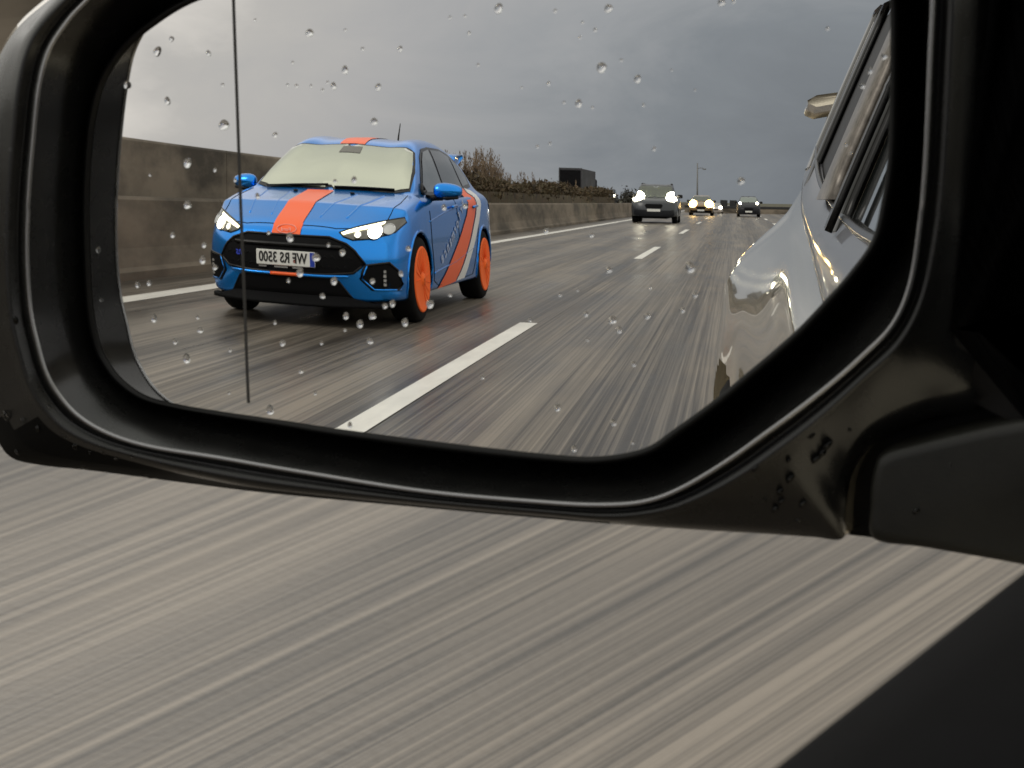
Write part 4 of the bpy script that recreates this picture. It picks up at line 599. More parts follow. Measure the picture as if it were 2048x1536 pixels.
# mirror foot, gap backing and front window corner cover
def slab(name, poly, back, m, bev, parent, round_=.004, dome=0):
    P = catclosed(np.array([[p[0], p[1]] for p in poly]), 5) if bev else np.array([[p[0], p[1]] for p in poly])
    w = poly[0][2]; c = P.mean(0); rings = []
    def inset(P, d):
        Q = []
        for i in range(len(P)):
            a, b = P[i-1], P[(i+1) % len(P)]; t_ = (b-a)/(np.linalg.norm(b-a)+1e-9); nrm_ = np.array([t_[1], -t_[0]])
            if inset.s is None: inset.s = 1 if np.dot(nrm_, c-P[0]) > 0 else -1
            Q.append(P[i]+nrm_*d*inset.s)
        return np.array(Q)
    a2 = 0
    for i in range(len(P)): a2 += P[i-1][0]*P[i][1]-P[i][0]*P[i-1][1]
    inset.s = -1 if a2 > 0 else 1
    for d, h in ((0, -back), (0, -round_*1000*.9), (round_*1000*.15, -round_*1000*.35), (round_*1000*.5, -round_*1000*.08), (round_*1000, 0)):
        rings.append([(q[0], q[1], w+h) for q in inset(P, d)])
    V = [LW(p) for r_ in rings for p in r_]; n = len(P); F = grid_faces(5, n, True); F += [tuple(range(4*n, 5*n)), tuple(range(n-1, -1, -1))]
    o = obj(name, V, F, m, parent, smooth=True); fix(o, 50); return o
slab('mirror_foot', T_BASE_POLY, 40, vary(mat('foot_plastic', (.012, .012, .010), .38, spec=.35), .3, (50, 50, 50), bump=1500, bumpd=.0001), True, mirror, .0035)
slab('foot_gap_backing', T_GROOVE_POLY, 22, BLKR, True, mirror, .002)  # black sheet added behind the foot to paint the gap's darkness
slab('window_corner_cover', T_PILLAR_POLY, 18, BLK, True, own, .02)

# ------------------------------------------------------------------ raindrops on the mirror
WATER = mat('water', (1, 1, 1), 0.0, 0, trans=1, ior=1.33)
DG = 'raindrops on the mirror glass'
meshes = []
for q in range(4):
    V = []; rr_ = random.Random(q); ph = rr_.uniform(0, 6)
    nl, ns = 7, 16
    for i in range(nl):
        a = math.pi/2*i/(nl-1)
        for k in range(ns):
            t = 2*math.pi*k/ns; w = 1+.10*math.sin(2*t+ph)+.06*math.sin(3*t+ph*2); 
            V.append((math.cos(a)*math.cos(t)*w, math.cos(a)*math.sin(t)*w*(1.12), math.sin(a)*.62-.03))
    F = grid_faces(nl, ns, True)+[tuple(range(ns-1, -1, -1))]
    me = bpy.data.meshes.new('raindrop'); me.from_pydata(V, [], F); me.materials.append(WATER)
    me.polygons.foreach_set('use_smooth', [True]*len(me.polygons)); me.polygons[-1].use_smooth = False
    bm = bmesh.new(); bm.from_mesh(me); bmesh.ops.remove_doubles(bm, verts=bm.verts, dist=1e-4); bmesh.ops.recalc_face_normals(bm, faces=bm.faces); bm.to_mesh(me); bm.free()
    meshes.append(me)
rd = random.Random(3)
meshes_dark = []
for me in meshes:
    m2 = me.copy(); m2.materials.clear(); m2.materials.append(mat('dark_wet_film', (.002, .002, .002), .12, spec=.3)); meshes_dark.append(m2)
for i, (u, v, s) in enumerate(T_DROPS):
    o = bpy.data.objects.new('raindrop', meshes[i % 4]); COL.objects.link(o)
    u *= .001; v *= .001; s *= .001
    du = -u/Rm; dv = -v/Rm; n_ = (EN-EU*du-EV*dv).normalized()
    x_ = (EU-n_*EU.dot(n_)).normalized(); y_ = n_.cross(x_)
    a = rd.uniform(-.5, .5); x2 = x_*math.cos(a)+y_*math.sin(a); y2 = n_.cross(x2)
    o.matrix_world = Matrix.Translation(LW((u, v, surf(u, v)), 1)) @ Matrix((x2, y2, n_)).transposed().to_4x4() @ Matrix.Diagonal((s, s, s, 1))
    mmx, mmy = u*1000, v*1000
    size_ = 'large' if s > .00085 else ('tiny' if s < .00045 else 'small')
    if mmx < -112: where_ = 'on the dark left rim of the mirror glass'
    elif mmy > 13: where_ = 'on the mirror glass over the reflected sky, '+('left part' if mmx < -45 else 'middle part' if mmx < 15 else 'right part')
    elif mmx < -78: where_ = 'left of the thin line on the mirror, over the reflected '+('wall' if mmy > -12 else 'road')
    elif mmx < -8 and mmy > -28: where_ = 'on the mirror glass over '+('the left half of the blue car' if mmx < -48 else 'the right half of the blue car')
    elif mmx > 70: where_ = 'on the mirror glass over the dark pillars of the silver car'
    else: where_ = 'on the mirror glass over the reflected road, '+('under the blue car' if mmx < -8 else 'right of the dashed line' if mmx < 30 else 'beside the silver car')
    tag(o, size_+' clear raindrop '+where_, 'raindrop', DG)
mb = mirror.data; bvm = BVHTree.FromPolygons([v.co for v in mb.vertices], [tuple(p.vertices) for p in mb.polygons])
CC = Vector(CAM['C'])
fbs = [o for o in COL.objects if o.name.startswith('mirror_foot')]
fb = BVHTree.FromPolygons([v.co for v in fbs[0].data.vertices], [tuple(p.vertices) for p in fbs[0].data.polygons])
def onto(u, v):
    d = (LW((u, v, 4.0))-CC).normalized(); best = None
    for T in (bvm, fb):
        h = T.ray_cast(CC, d)
        if h[0] is not None and (best is None or h[3] < best[3]): best = h
    if best is None: return None
    n = best[1] if best[1].dot(d) < 0 else -best[1]
    return best[0], n
for tab_, mm_, kx, ky, kz in ((T_MARKS, meshes_dark, .00018, .00009, .0002), (T_WET, meshes, .00012, .00010, .0001)):
    for i, (u, v, s) in enumerate(tab_):
        q = onto(u, v)
        if q is None: continue
        n_ = q[1]; x_ = (EU*.75+EV*.65) if tab_ is T_MARKS else EU; x_ = (x_-n_*x_.dot(n_)).normalized(); y_ = n_.cross(x_)
        o = bpy.data.objects.new('raindrop', mm_[i % 4]); COL.objects.link(o)
        o.matrix_world = Matrix.Translation(q[0]) @ Matrix((x_, y_, n_)).transposed().to_4x4() @ Matrix.Diagonal((s*kx, s*ky, s*kz, 1))
        if tab_ is T_MARKS: tag(o, 'flat dark smear of water on the mirror arm, '+('at the far left of the shell' if u < 0 else 'upper group' if v > -72 else 'lower group'), 'raindrop', 'water smears on the mirror arm')
        else: tag(o, 'glinting water bead on the black mirror shell, '+('at its lower left corner' if u < -90 and v < -40 else 'on its left side' if u < -90 else 'on its right arm'), 'raindrop', 'water beads on the mirror shell')
# ------------------------------------------------------------------ passenger cars
NPT = 9
def hatch():
    #   s     w    zb   zsh    xb    zb2    xr    zr    zt
    return [(0.00, .80, .20, .640, .70, .690, .40, .700, .705),
            (0.10, .86, .19, .725, .74, .765, .42, .775, .780),
            (0.38, .898, .18, .800, .77, .850, .42, .865, .870),
            (0.75, .910, .18, .860, .775, .915, .42, .925, .935),
            (1.08, .912, .19, .895, .78, .965, .45, .980, .990),
            (1.22, .912, .20, .905, .775, .985, .70, 1.02, 1.055),
            (1.60, .910, .20, .915, .775, .995, .655, 1.225, 1.265),
            (1.95, .910, .20, .920, .77, 1.00, .600, 1.375, 1.415),
            (2.30, .910, .20, .930, .77, 1.01, .575, 1.425, 1.462),
            (2.80, .912, .20, .945, .765, 1.025, .565, 1.428, 1.470),
            (3.30, .914, .20, .955, .755, 1.05, .550, 1.395, 1.445),
            (3.75, .910, .21, .960, .74, 1.07, .530, 1.340, 1.400),
            (4.00, .895, .22, .955, .72, 1.05, .515, 1.270, 1.330),
            (4.20, .880, .24, .945, .71, .99, .560, 1.080, 1.120),
            (4.34, .850, .28, .900, .69, .93, .550, .960, .985),
            (4.39, .830, .34, .850, .68, .88, .500, .900, .915)]
def suv():
    return [(0.00, .82, .30, .80, .72, .86, .40, .880, .885),
            (0.10, .88, .29, .89, .76, .95, .42, .960, .965),
            (0.38, .93, .28, .95, .79, 1.01, .42, 1.03, 1.035),
            (0.80, .94, .28, .98, .80, 1.05, .42, 1.07, 1.08),
            (1.20, .94, .28, 1.0, .80, 1.08, .45, 1.10, 1.11),
            (1.34, .94, .28, 1.01, .80, 1.09, .72, 1.12, 1.16),
            (1.60, .94, .28, 1.02, .80, 1.10, .70, 1.36, 1.38),
            (1.90, .94, .28, 1.03, .80, 1.11, .66, 1.60, 1.63),
            (2.30, .94, .28, 1.04, .80, 1.12, .64, 1.67, 1.70),
            (3.30, .94, .28, 1.05, .79, 1.13, .63, 1.67, 1.71),
            (4.10, .93, .30, 1.05, .77, 1.13, .61, 1.62, 1.67),
            (4.40, .90, .32, 1.02, .74, 1.08, .62, 1.30, 1.34),
            (4.55, .87, .40, .95, .70, 1.00, .58, 1.03, 1.04)]
def bulge(x, s, W):
    k = max(0, 1-s/1.15)**1.3*.40
    v = k*(min(abs(x), W)/W)**3.2
    if s > 3.9: v -= .22*min(1, (s-3.9)/.4)*(min(abs(x), W)/W)**3
    return v
def lean_front(z, z0):                      # nose profile seen from the side
    t = (z-.50)/(z0-.50) if z > .5 else (.50-z)/.32
    return (.085*max(0, t)**2) if z > .5 else .05*min(1.2, max(0, t))**2
def car_body(tab, W=.912, fine=1.0, wc=((.90, .335), (3.548, .335)), wr=.365):
    tab = np.array(tab, float); ns = int(150*fine); npnt = int(72*fine)
    S = []
    for row in tab:
        s, w, zb, zsh, xb, zb2, xr, zr, zt = row
        zm = min(zsh-.10, .62+(zsh-.9)*.5) if s > .05 else .52
        S.append([(s, 0, zb), (s, w*.6, zb), (s, w*.93, zb+.01), (s, w*.985, zb+.09), (s, w, zm-.16), (s, w*.992, zm+.05), (s, w*.955, zsh), (s, xb, zb2), (s, xr, zr), (s, xr*.52, zr*.35+zt*.65), (s, 0, zt)])
    S = np.array(S); A = cat1(S, np.linspace(0, len(S)-1, ns))
    tt = np.linspace(0, 10, npnt); G_ = np.array([cat1(a, tt) for a in A])
    z0 = tab[0][8]; half = []
    for i in range(ns):
        for j in range(npnt):
            s, x, z = G_[i, j]; x = max(x, 0)
            y = -(s+bulge(x, s, W)+lean_front(z, z0)*max(0, 1-s/.5))
            half.append((x, y, z))
    V = [(x, y+2.2, z) for x, y, z in half]; n1 = len(V); V += [(-x, y+2.2, z) for x, y, z in half]
    def cut(p):
        s = 2.2-p[1]
        return abs(p[0]) > .55 and any((s-c)**2+(p[2]-h)**2 < wr*wr for c, h in wc)
    F = []
    for f in grid_faces(ns, npnt):
        c = np.mean([V[i] for i in f], 0)
        if cut(c): continue
        F.append(f); F.append(tuple(i+n1 for i in reversed(f)))
    # nose: close the first ring with a curved fascia
    ring = [half[j] for j in range(npnt)]
    loop = [(x, z) for x, y, z in ring]+[(-x, z) for x, y, z in reversed(ring)][1:-1]
    pts = [Vector(p) for p in loop]; nl = len(pts); g = .035/fine
    xs = np.arange(-W, W, g); zs_ = np.arange(.15, z0, g)
    for x in xs:
        for z in zs_:
            if inside(x, z, loop): pts.append(Vector((x, z)))
    vv, ee, ff, *_ = delaunay_2d_cdt(pts, [(i, (i+1) % nl) for i in range(nl)], [], 1, 1e-4)
    o = len(V); V += [(a.x, 2.2-(bulge(a.x, 0, W)+lean_front(a.y, z0)), a.y) for a in vv]
    F += [tuple(i+o for i in f) for f in ff]
    # tail: simple closing fan
    k = (ns-1)*npnt; tl = [k+j for j in range(npnt)]+[k+j+n1 for j in range(npnt-1, -1, -1)]
    c = len(V); V.append((0, 2.2-tab[-1][0]-.03, .65)); F += [(tl[i], tl[(i+1) % len(tl)], c) for i in range(len(tl))]
    return V, F
def poly_pts(P, g):
    pts = [Vector(p) for p in P]; n = len(pts); xs = [p[0] for p in P]; zs = [p[1] for p in P]
    # densify the outline
    out = []
    for i in range(n):
        a, b = pts[i], pts[(i+1) % n]; k = max(1, int((b-a).length/g))
        out += [a.lerp(b, t/k) for t in range(k)]
    nl = len(out); allp = list(out)
    for x in np.arange(min(xs), max(xs), g):
        for z in np.arange(min(zs), max(zs), g):
            if inside(x, z, P) and all((Vector((x, z))-q).length > g*.45 for q in out): allp.append(Vector((x, z)))
    vv, ee, ff, *_ = delaunay_2d_cdt(allp, [(i, (i+1) % nl) for i in range(nl)], [], 1, 1e-5)
    return vv, ff
def decal(name, P, view, bvh, off, m, parent, g=.03, thick=0, kf=None):
    """lay a panel with outline P on the car body as seen from the front, the side (+1/-1) or above"""
    vv, ff = poly_pts(P, g); V = []
    for a in vv:
        if view == 'front': org, d = Vector((a.x, 6, a.y)), Vector((0, -1, 0))
        elif view == 'right': org, d = Vector((4, 2.2-a.x, a.y)), Vector((-1, 0, 0))
        elif view == 'left': org, d = Vector((-4, 2.2-a.x, a.y)), Vector((1, 0, 0))
        else: org, d = Vector((a.x, 2.2-a.y, 4)), Vector((0, 0, -1))
        h = bvh.ray_cast(org, d)
        if h[0] is None:
            h = bvh.find_nearest(org+d*(4 if view == 'front' else 3.1))
        nv = h[1]; nv = nv if nv.dot(d) < 0 else -nv
        V.append(h[0]+nv*off)
    F = [tuple(f) for f in ff]
    o = obj(name, V, F, m, parent)
    return fix(o) if not thick else thicken(o, thick)
def thicken(o, t):
    fix(o); return o
def outline(name, P, view, bvh, off, r, m, parent, close=True, n=6, dens=.03):
    pts = [Vector(p) for p in P]; L = []
    k0 = len(pts) if close else len(pts)-1
    for i in range(k0):
        a, b = pts[i], pts[(i+1) % len(pts)]; k = max(1, int((b-a).length/dens)); L += [a.lerp(b, t/k) for t in range(k)]
    if not close: L.append(pts[-1])
    W_ = []
    for a in L:
        if view == 'front': org, d = Vector((a.x, 6, a.y)), Vector((0, -1, 0))
        elif view == 'right': org, d = Vector((4, 2.2-a.x, a.y)), Vector((-1, 0, 0))
        elif view == 'left': org, d = Vector((-4, 2.2-a.x, a.y)), Vector((1, 0, 0))
        else: org, d = Vector((a.x, 2.2-a.y, 4)), Vector((0, 0, -1))
        h = bvh.ray_cast(org, d)
        if h[0] is None: h = bvh.find_nearest(org+d*3.1)
        nv = h[1]; nv = nv if nv.dot(d) < 0 else -nv
        W_.append(h[0]+nv*off)
    V, F = [], []; tube(V, F, W_, r, n, close); return obj(name, V, F, m, parent)
def sym(P): return P+[(-x, z) for x, z in reversed(P) if x > 1e-6]
def mirx(P): return [(-x, z) for x, z in P]
def text(s, size, name, m, parent, M, bold=.0, shear=0, depth=.0015, space=1):
    cu = bpy.data.curves.new(name, 'FONT'); cu.body = s; cu.size = size; cu.extrude = depth; cu.offset = bold; cu.shear = shear
    cu.align_x = 'CENTER'; cu.align_y = 'CENTER'; cu.space_character = space; cu.resolution_u = 3
    to = bpy.data.objects.new(name, cu); COL.objects.link(to)
    dg = bpy.context.evaluated_depsgraph_get(); dg.update(); me = bpy.data.meshes.new_from_object(to.evaluated_get(dg))
    bpy.data.objects.remove(to); me.materials.clear(); me.materials.append(m)
    o = bpy.data.objects.new(name, me); COL.objects.link(o); o.parent = parent; o.matrix_local = M; return o
def wheel(parent, x, y, r, w, rimr, tyre_m, rim_m, solid=True, n=48):
    sg = 1 if x > 0 else -1
    V, F = [], []
    lathe(V, F, [(-w/2, r*.6), (-w/2, r*.86), (-w/2+.012, r*.95), (-w/2+.035, r*.99), (-.03, r), (.03, r), (w/2-.035, r*.99), (w/2-.012, r*.95), (w/2, r*.86), (w/2, r*.6)], x, y, r, 'x', n)
    t = obj('wheel', V, F, tyre_m, parent)
    V, F = [], []
    e = sg*w/2
    if solid:
        lathe(V, F, [(e*.6, rimr), (e+sg*.006, rimr), (e+sg*.012, rimr-.008), (e+sg*.008, rimr-.02), (e+sg*.003, rimr*.6), (e+sg*.004, rimr*.28), (e+sg*.009, rimr*.2), (e+sg*.010, .01)], x, y, r, 'x', n)
        for k in range(14):                 # shallow spokes
            a = 2*math.pi*k/19; p0 = (x+e+sg*.006, y+math.cos(a)*.055, r+math.sin(a)*.055); p1 = (x+e+sg*.008, y+math.cos(a)*(rimr-.02), r+math.sin(a)*(rimr-.02))
            tube(V, F, [p0, p1], .0025, 5)
        lathe(V, F, [(e+sg*.006, .052), (e+sg*.022, .045), (e+sg*.024, .01)], x, y, r, 'x', 20)
        rm = obj('rim', V, F, rim_m, t)
    else:
        lathe(V, F, [(e*.6, rimr), (e+sg*.004, rimr), (e+sg*.002, rimr-.02), (e+sg*.004, rimr*.5), (e+sg*.01, .02)], x, y, r, 'x', 24)
        obj('rim', V, F, rim_m, t)
    return t
def wheel_wells(V, F, wc, r=.365, x0=.50, x1=.86):
    for c, h in wc:
        for sg in (1, -1):
            o = len(V)
            for k in range(21):
                a = math.pi*1.2*k/20-.1*math.pi
                for xx in (x0, x1): V.append((sg*xx, 2.2-c+r*math.cos(a), h+r*math.sin(a)))
            F += [(o+2*k, o+2*k+2, o+2*k+3, o+2*k+1) for k in range(20)]
            o = len(V)
            for k in range(21):
                a = math.pi*1.2*k/20-.1*math.pi; V.append((sg*x0, 2.2-c+r*math.cos(a), h+r*math.sin(a)))
            F.append(tuple(range(o, o+21)))

# ---- the blue hatchback
def blue_car(loc):
    t = thing('hatchback', 'bright blue hatchback with orange stripes and orange wheels, reversed in the mirror, nearest car behind', 'car', loc)
    V, F = car_body(hatch())
    body = fix(obj('body', V, F, BLUE, t)); bvh = BVHTree.FromPolygons([Vector(v) for v in V], [tuple(f) for f in F])
    # arch lips
    for c in (.90, 3.548):
        for view in ('right', 'left'):
            P = [(c+.372*math.cos(a), .335+.372*math.sin(a)) for a in np.linspace(-.33, math.pi+.33, 30)]
            outline('arch_lip', P, view, bvh, -.002, .013, BLUE, body, close=False)
    V, F = [], []; wheel_wells(V, F, ((.90, .335), (3.548, .335)))
    obj('wheel_liner', V, F, BLKR, t, smooth=False)
    # front openings
    gr = sym([(0, .650), (.36, .652), (.50, .610), (.565, .565), (.640, .475), (.55, .405), (.34, .388), (0, .384)][::1])
    grl = decal('grille', gr, 'front', bvh, .004, GRILLE, t, .04)
    outline('grille_rim', gr, 'front', bvh, .004, .011, BLKG, grl)
    # honeycomb bars and the gloss centre bar
    V, F = [], []
    for k in range(-9, 10):
        for zz in (.43, .50, .57):
            x = k*.062+(.031 if zz == .50 else 0)
            if abs(x) < .55 and inside(x, zz, gr) and not (abs(x) < .30 and zz < .56):
                y = 2.2-bulge(x, 0, .912)-lean_front(zz, .705)+.006
                tube(V, F, [(x-.025, y, zz), (x, y, zz+.022), (x+.025, y, zz)], .003, 4)
    obj('grille_mesh', V, F, BLKG, grl)
    V, F = [], []; pts = [(x, 2.2-bulge(x, 0, .912)-lean_front(.585, .705)+.012, .585) for x in np.linspace(-.47, .47, 20)]
    tube(V, F, pts, .016, 6); obj('grille_bar', V, F, BLKG, grl)
    low = sym([(0, .362), (.38, .362), (.44, .34), (.53, .225), (.50, .195), (0, .19)])
    lw = decal('lower_intake', low, 'front', bvh, .005, GRILLE, t, .04)
    outline('intake_rim', low, 'front', bvh, .004, .008, BLKG, lw)
    V, F = [], []; tube(V, F, [(x, 2.2-bulge(x, 0, .912)-lean_front(.374, .705)+.016, .374+.03*max(0, abs(x)-.33)) for x in np.linspace(-.52, .52, 26)], .011, 8)
    obj('bumper_blade', V, F, BLUE, t)
    V, F = [], []; tube(V, F, [(x, 2.2-bulge(x, 0, .912)-lean_front(.374, .705)+.022, .374) for x in np.linspace(-.135, .115, 8)], .0125, 8)
    obj('orange_tow_mark', V, F, ORNG, t)
    for sg in (1, -1):
        P = [(.640, .462), (.80, .485), (.845, .43), (.865, .33), (.84, .285), (.68, .288), (.600, .368)]
        if sg < 0: P = mirx(P)
        fg = decal('fog_recess', P, 'front', bvh, .004, GRILLE, t, .03)
        outline('recess_rim', P, 'front', bvh, .004, .010, BLKG, fg)
        outline('recess_lip', [(a*1.0+(.012*sg), b) for a, b in P[-3:]+P[:1]], 'front', bvh, .006, .009, BLUE, fg, close=False)
        xx = .775*sg; y = 2.2-bulge(xx, 0, .912)-lean_front(.37, .705)+.012
        V, F = [], []
        for z0, z1 in ((.315, .335), (.345, .365), (.375, .40), (.41, .43)): box(V, F, xx-.012, xx+.012, y-.012, y+.006, z0, z1)
        obj('day_light', V, F, CHROME, fg, smooth=False)
        # headlight
        P = [(.435, .690), (.56, .735), (.70, .775), (.845, .810), (.862, .775), (.82, .705), (.70, .655), (.545, .640), (.47, .662)]
        if sg < 0: P = mirx(P)
        hl = decal('headlight', P, 'front', bvh, .004, LENS, t, .025)
        outline('lamp_gasket', P, 'front', bvh, .003, .006, BLKG, hl)
        Q = [(.450, .685), (.56, .722), (.70, .762), (.74, .773), (.735, .757), (.66, .722), (.57, .703), (.47, .672)]
        if sg < 0: Q = mirx(Q)
        decal('light_strip', Q, 'front', bvh, .010, LAMP_DRL, hl, .02)
        for cx, cz, rr, mm in ((.690, .698, .050, LAMP_ON), (.575, .675, .024, LAMP_DRL), (.775, .72, .036, CHROME)):
            P2 = [(sg*(cx)+rr*math.cos(a), cz+rr*math.sin(a)) for a in np.linspace(0, 2*math.pi, 17)[:-1]]
            decal('projector' if mm is LAMP_ON else 'reflector', P2, 'front', bvh, .012, mm, hl, .02)
            outline('bezel', P2, 'front', bvh, .012, .005, CHROME, hl)
    # glass
    ws = sym([(0, 1.135), (.60, 1.175), (.715, 1.235), (.675, 1.48), (.635, 1.66), (.600, 1.79), (.52, 1.825), (0, 1.845)])
    # rows: (x, s) seen from above
    blk = sym([(0, 1.10), (.62, 1.14), (.735, 1.205), (.70, 1.50), (.655, 1.68), (.615, 1.815), (.53, 1.85), (0, 1.87)])
    decal('windscreen_border', blk, 'top', bvh, .004, BLKG, t, .045)
    w_ = decal('windscreen', ws, 'top', bvh, .008, WSCR, t, .045)
    decal('camera_housing', [(-.09, 1.68), (.12, 1.68), (.11, 1.80), (-.08, 1.80)], 'top', bvh, .011, mat('camera_box_grey', (.22, .21, .19), .12, .7), w_, .04)
    V, F = [], []
    for x0, x1 in ((-.62, -.02), (.05, .60)):
        q = []
        for k in range(9):
            x = x0+(x1-x0)*k/8; h = bvh.ray_cast(Vector((x, 2.2-(1.13+.02*abs(x)+.03*(k/8)), 4)), Vector((0, 0, -1)))[0]; q.append(h+Vector((0, .0, .016)))
        tube(V, F, q, .008, 5)
    obj('wiper', V, F, BLK, t)
    for sg, view in ((1, 'right'), (-1, 'left')):
        wf = [(1.50, 1.01), (1.66, 1.13), (1.86, 1.27), (2.02, 1.345), (2.28, 1.375), (2.34, 1.02), (1.9, 1.005)]
        wr_ = [(2.40, 1.02), (2.36, 1.375), (2.8, 1.38), (3.15, 1.345), (3.20, 1.065), (2.9, 1.04)]
        wq = [(3.26, 1.075), (3.22, 1.335), (3.48, 1.28), (3.66, 1.17), (3.60, 1.10)]
        fr = [(1.42, .985), (1.62, 1.15), (1.84, 1.30), (2.02, 1.372), (2.3, 1.398), (2.8, 1.402), (3.2, 1.372), (3.52, 1.31), (3.74, 1.17), (3.66, 1.075), (3.0, 1.025), (2.0, .985)]
        decal('window_frame', fr, view, bvh, .004, BLKG, t, .05)
        for P, nm in ((wf, 'front_window'), (wr_, 'rear_window'), (wq, 'quarter_window')): decal(nm, P, view, bvh, .008, SIDEG if nm == 'front_window' else mat('rear_side_glass', (.045, .05, .05), .06, .4, coat=.6, coatr=.02), t, .05)
        # door gaps, handle
        outline('door_gap', [(1.30, .86), (1.28, .60), (1.36, .30), (1.55, .25), (2.25, .25), (2.36, .40), (2.38, .80), (2.36, .98)], view, bvh, .001, .0035, BLKR, body, close=False)
        outline('door_gap', [(2.36, .25), (3.0, .27), (3.12, .45), (3.28, .72), (3.30, 1.02)], view, bvh, .001, .0035, BLKR, body, close=False)
        outline('side_crease', [(1.25, .775), (1.9, .85), (2.9, .925), (3.6, .95)], view, bvh, .0, .006, BLUE, body, close=False)
        outline('sill_crease', [(1.35, .36), (2.2, .42), (3.05, .52)], view, bvh, .0, .008, BLUE, body, close=False)
        for s0 in (2.12, 3.02):
            outline('door_handle', [(s0, .885), (s0+.10, .893), (s0+.19, .895)], view, bvh, .022, .013, BLUE, t, close=False, n=8)
        # livery: broad orange band, thinner white band behind it
        O_ = [(2.93, 1.03), (3.23, 1.055), (3.25, .93), (3.10, .80), (2.85, .62), (2.48, .385), (2.22, .245), (1.52, .225), (1.78, .34), (2.12, .50), (2.46, .66), (2.76, .82), (2.90, .93)]
        W_ = [(3.27, 1.06), (3.50, 1.04), (3.49, .92), (3.31, .76), (3.06, .585), (2.79, .40), (2.60, .255), (2.26, .248), (2.53, .385), (2.90, .62), (3.15, .80), (3.29, .93)]
        decal('orange_stripe', O_, view, bvh, .007, ORNG, t, .04); decal('white_stripe', W_, view, bvh, .007, WHTV, t, .04)
    # roof and hood stripes
    a, b = -.135, .115
    hs_ = [(a-.005, .055), (a-.015, .40), (a-.03, .75), (a-.045, 1.06), (b-.045, 1.06), (b-.03, .75), (b-.015, .40), (b-.005, .055)]
    pink = mat('orange_edge', (.85, .16, .12), .45)
    sh = decal('hood_stripe', hs_, 'top', bvh, .005, ORNG, t, .05)
    ns_ = [(a, .652), (b, .652), (b, .705), (b, .76), (a, .76), (a, .705)]
    decal('nose_stripe', [(a, .655), (b, .655), (b, .735), (a, .735)], 'front', bvh, .006, ORNG, t, .03)
    decal('roof_stripe', [(a-.01, 1.875), (b-.01, 1.875), (b-.01, 3.6), (a-.01, 3.6)], 'top', bvh, .005, ORNG, t, .05)
    outline('hood_gap', sym([(0, .118), (.40, .135), (.62, .22), (.74, .36), (.76, .8), (.74, 1.10)])[:6][::-1]+mirx([(0, .118), (.40, .135), (.62, .22), (.74, .36), (.76, .8), (.74, 1.10)])[1:], 'top', bvh, .0, .004, BLKR, body, close=False)
    for sg in (1, -1):
        outline('hood_ridge', [(sg*.44, .30), (sg*.50, .6), (sg*.56, 1.02)], 'top', bvh, -.005, .012, BLUE, body, close=False)
        outline('hood_ridge', [(sg*.22, .26), (sg*.27, .6), (sg*.32, 1.0)], 'top', bvh, -.0045, .009, BLUE, body, close=False)
        V, F = [], []; h = bvh.ray_cast(Vector((sg*.27, 2.2-.98, 4)), Vector((0, 0, -1)))[0]
        box(V, F, h.x-.018, h.x+.018, h.y-.014, h.y+.014, h.z-.002, h.z+.016, .004); obj('washer_jet', V, F, BLK, t)
    # emblem: oval ring with small lettering on the nose
    ex, ez = -.01, .690
    P = [(ex+.085*math.cos(q), ez+.030*math.sin(q)) for q in np.linspace(0, 2*math.pi, 33)[:-1]]
    em = outline('emblem', P, 'front', bvh, .008, .004, mat('emblem_ring', (.9, .35, .28), .4), t)
    hh = bvh.ray_cast(Vector((ex, 6, ez)), Vector((0, -1, 0)))
    MT = lambda x, y, z, tilt=0: Matrix.Translation((x, y, z)) @ Matrix.Rotation(math.pi, 4, 'Z') @ Matrix.Rotation(math.pi/2-tilt, 4, 'X')
    text('Ford', .046, 'emblem_script', mat('emblem_ring'), em, MT(ex, hh[0].y+.014, ez, .75), .0006, .25)
    # number plate
    V, F = [], []; yp = 2.2+.012; box(V, F, -.26, .26, yp-.012, yp, .432, .542, .004)
    pl = obj('number_plate', V, F, mat('plate_white', (.72, .72, .68), .45), t, smooth=False)
    V, F = [], []; box(V, F, .218, .2585, yp, yp+.0025, .436, .538); obj('plate_band', V, F, mat('plate_blue', (.01, .04, .35), .4), pl, smooth=False)
    text('WF RS 3500', .104, 'plate_text', mat('plate_black', (.01, .01, .01), .5), pl, MT(-.022, yp+.002, .487) @ Matrix.Diagonal((.80, 1, 1, 1)), .0022)
    V, F = [], []; lathe(V, F, [(0, .013), (.003, .013)], .083, yp, .468, 'y', 16); obj('plate_seal', V, F, mat('seal_red', (.25, .08, .06), .5), pl)
    V, F = [], []
    for x0, x1 in ((.06, .15), (-.10, .02), (-.24, -.17)): box(V, F, x0, x1, yp-.008, yp-.002, .416, .428)
    obj('plate_holder_marks', V, F, CHROME, pl, smooth=False)
    h = bvh.ray_cast(Vector((-.43, 6, .505)), Vector((0, -1, 0)))
    text('RS', .05, 'grille_badge', mat('badge_blue', (.03, .06, .5), .4), grl, MT(-.43, h[0].y+.012, .505), .002, .2)
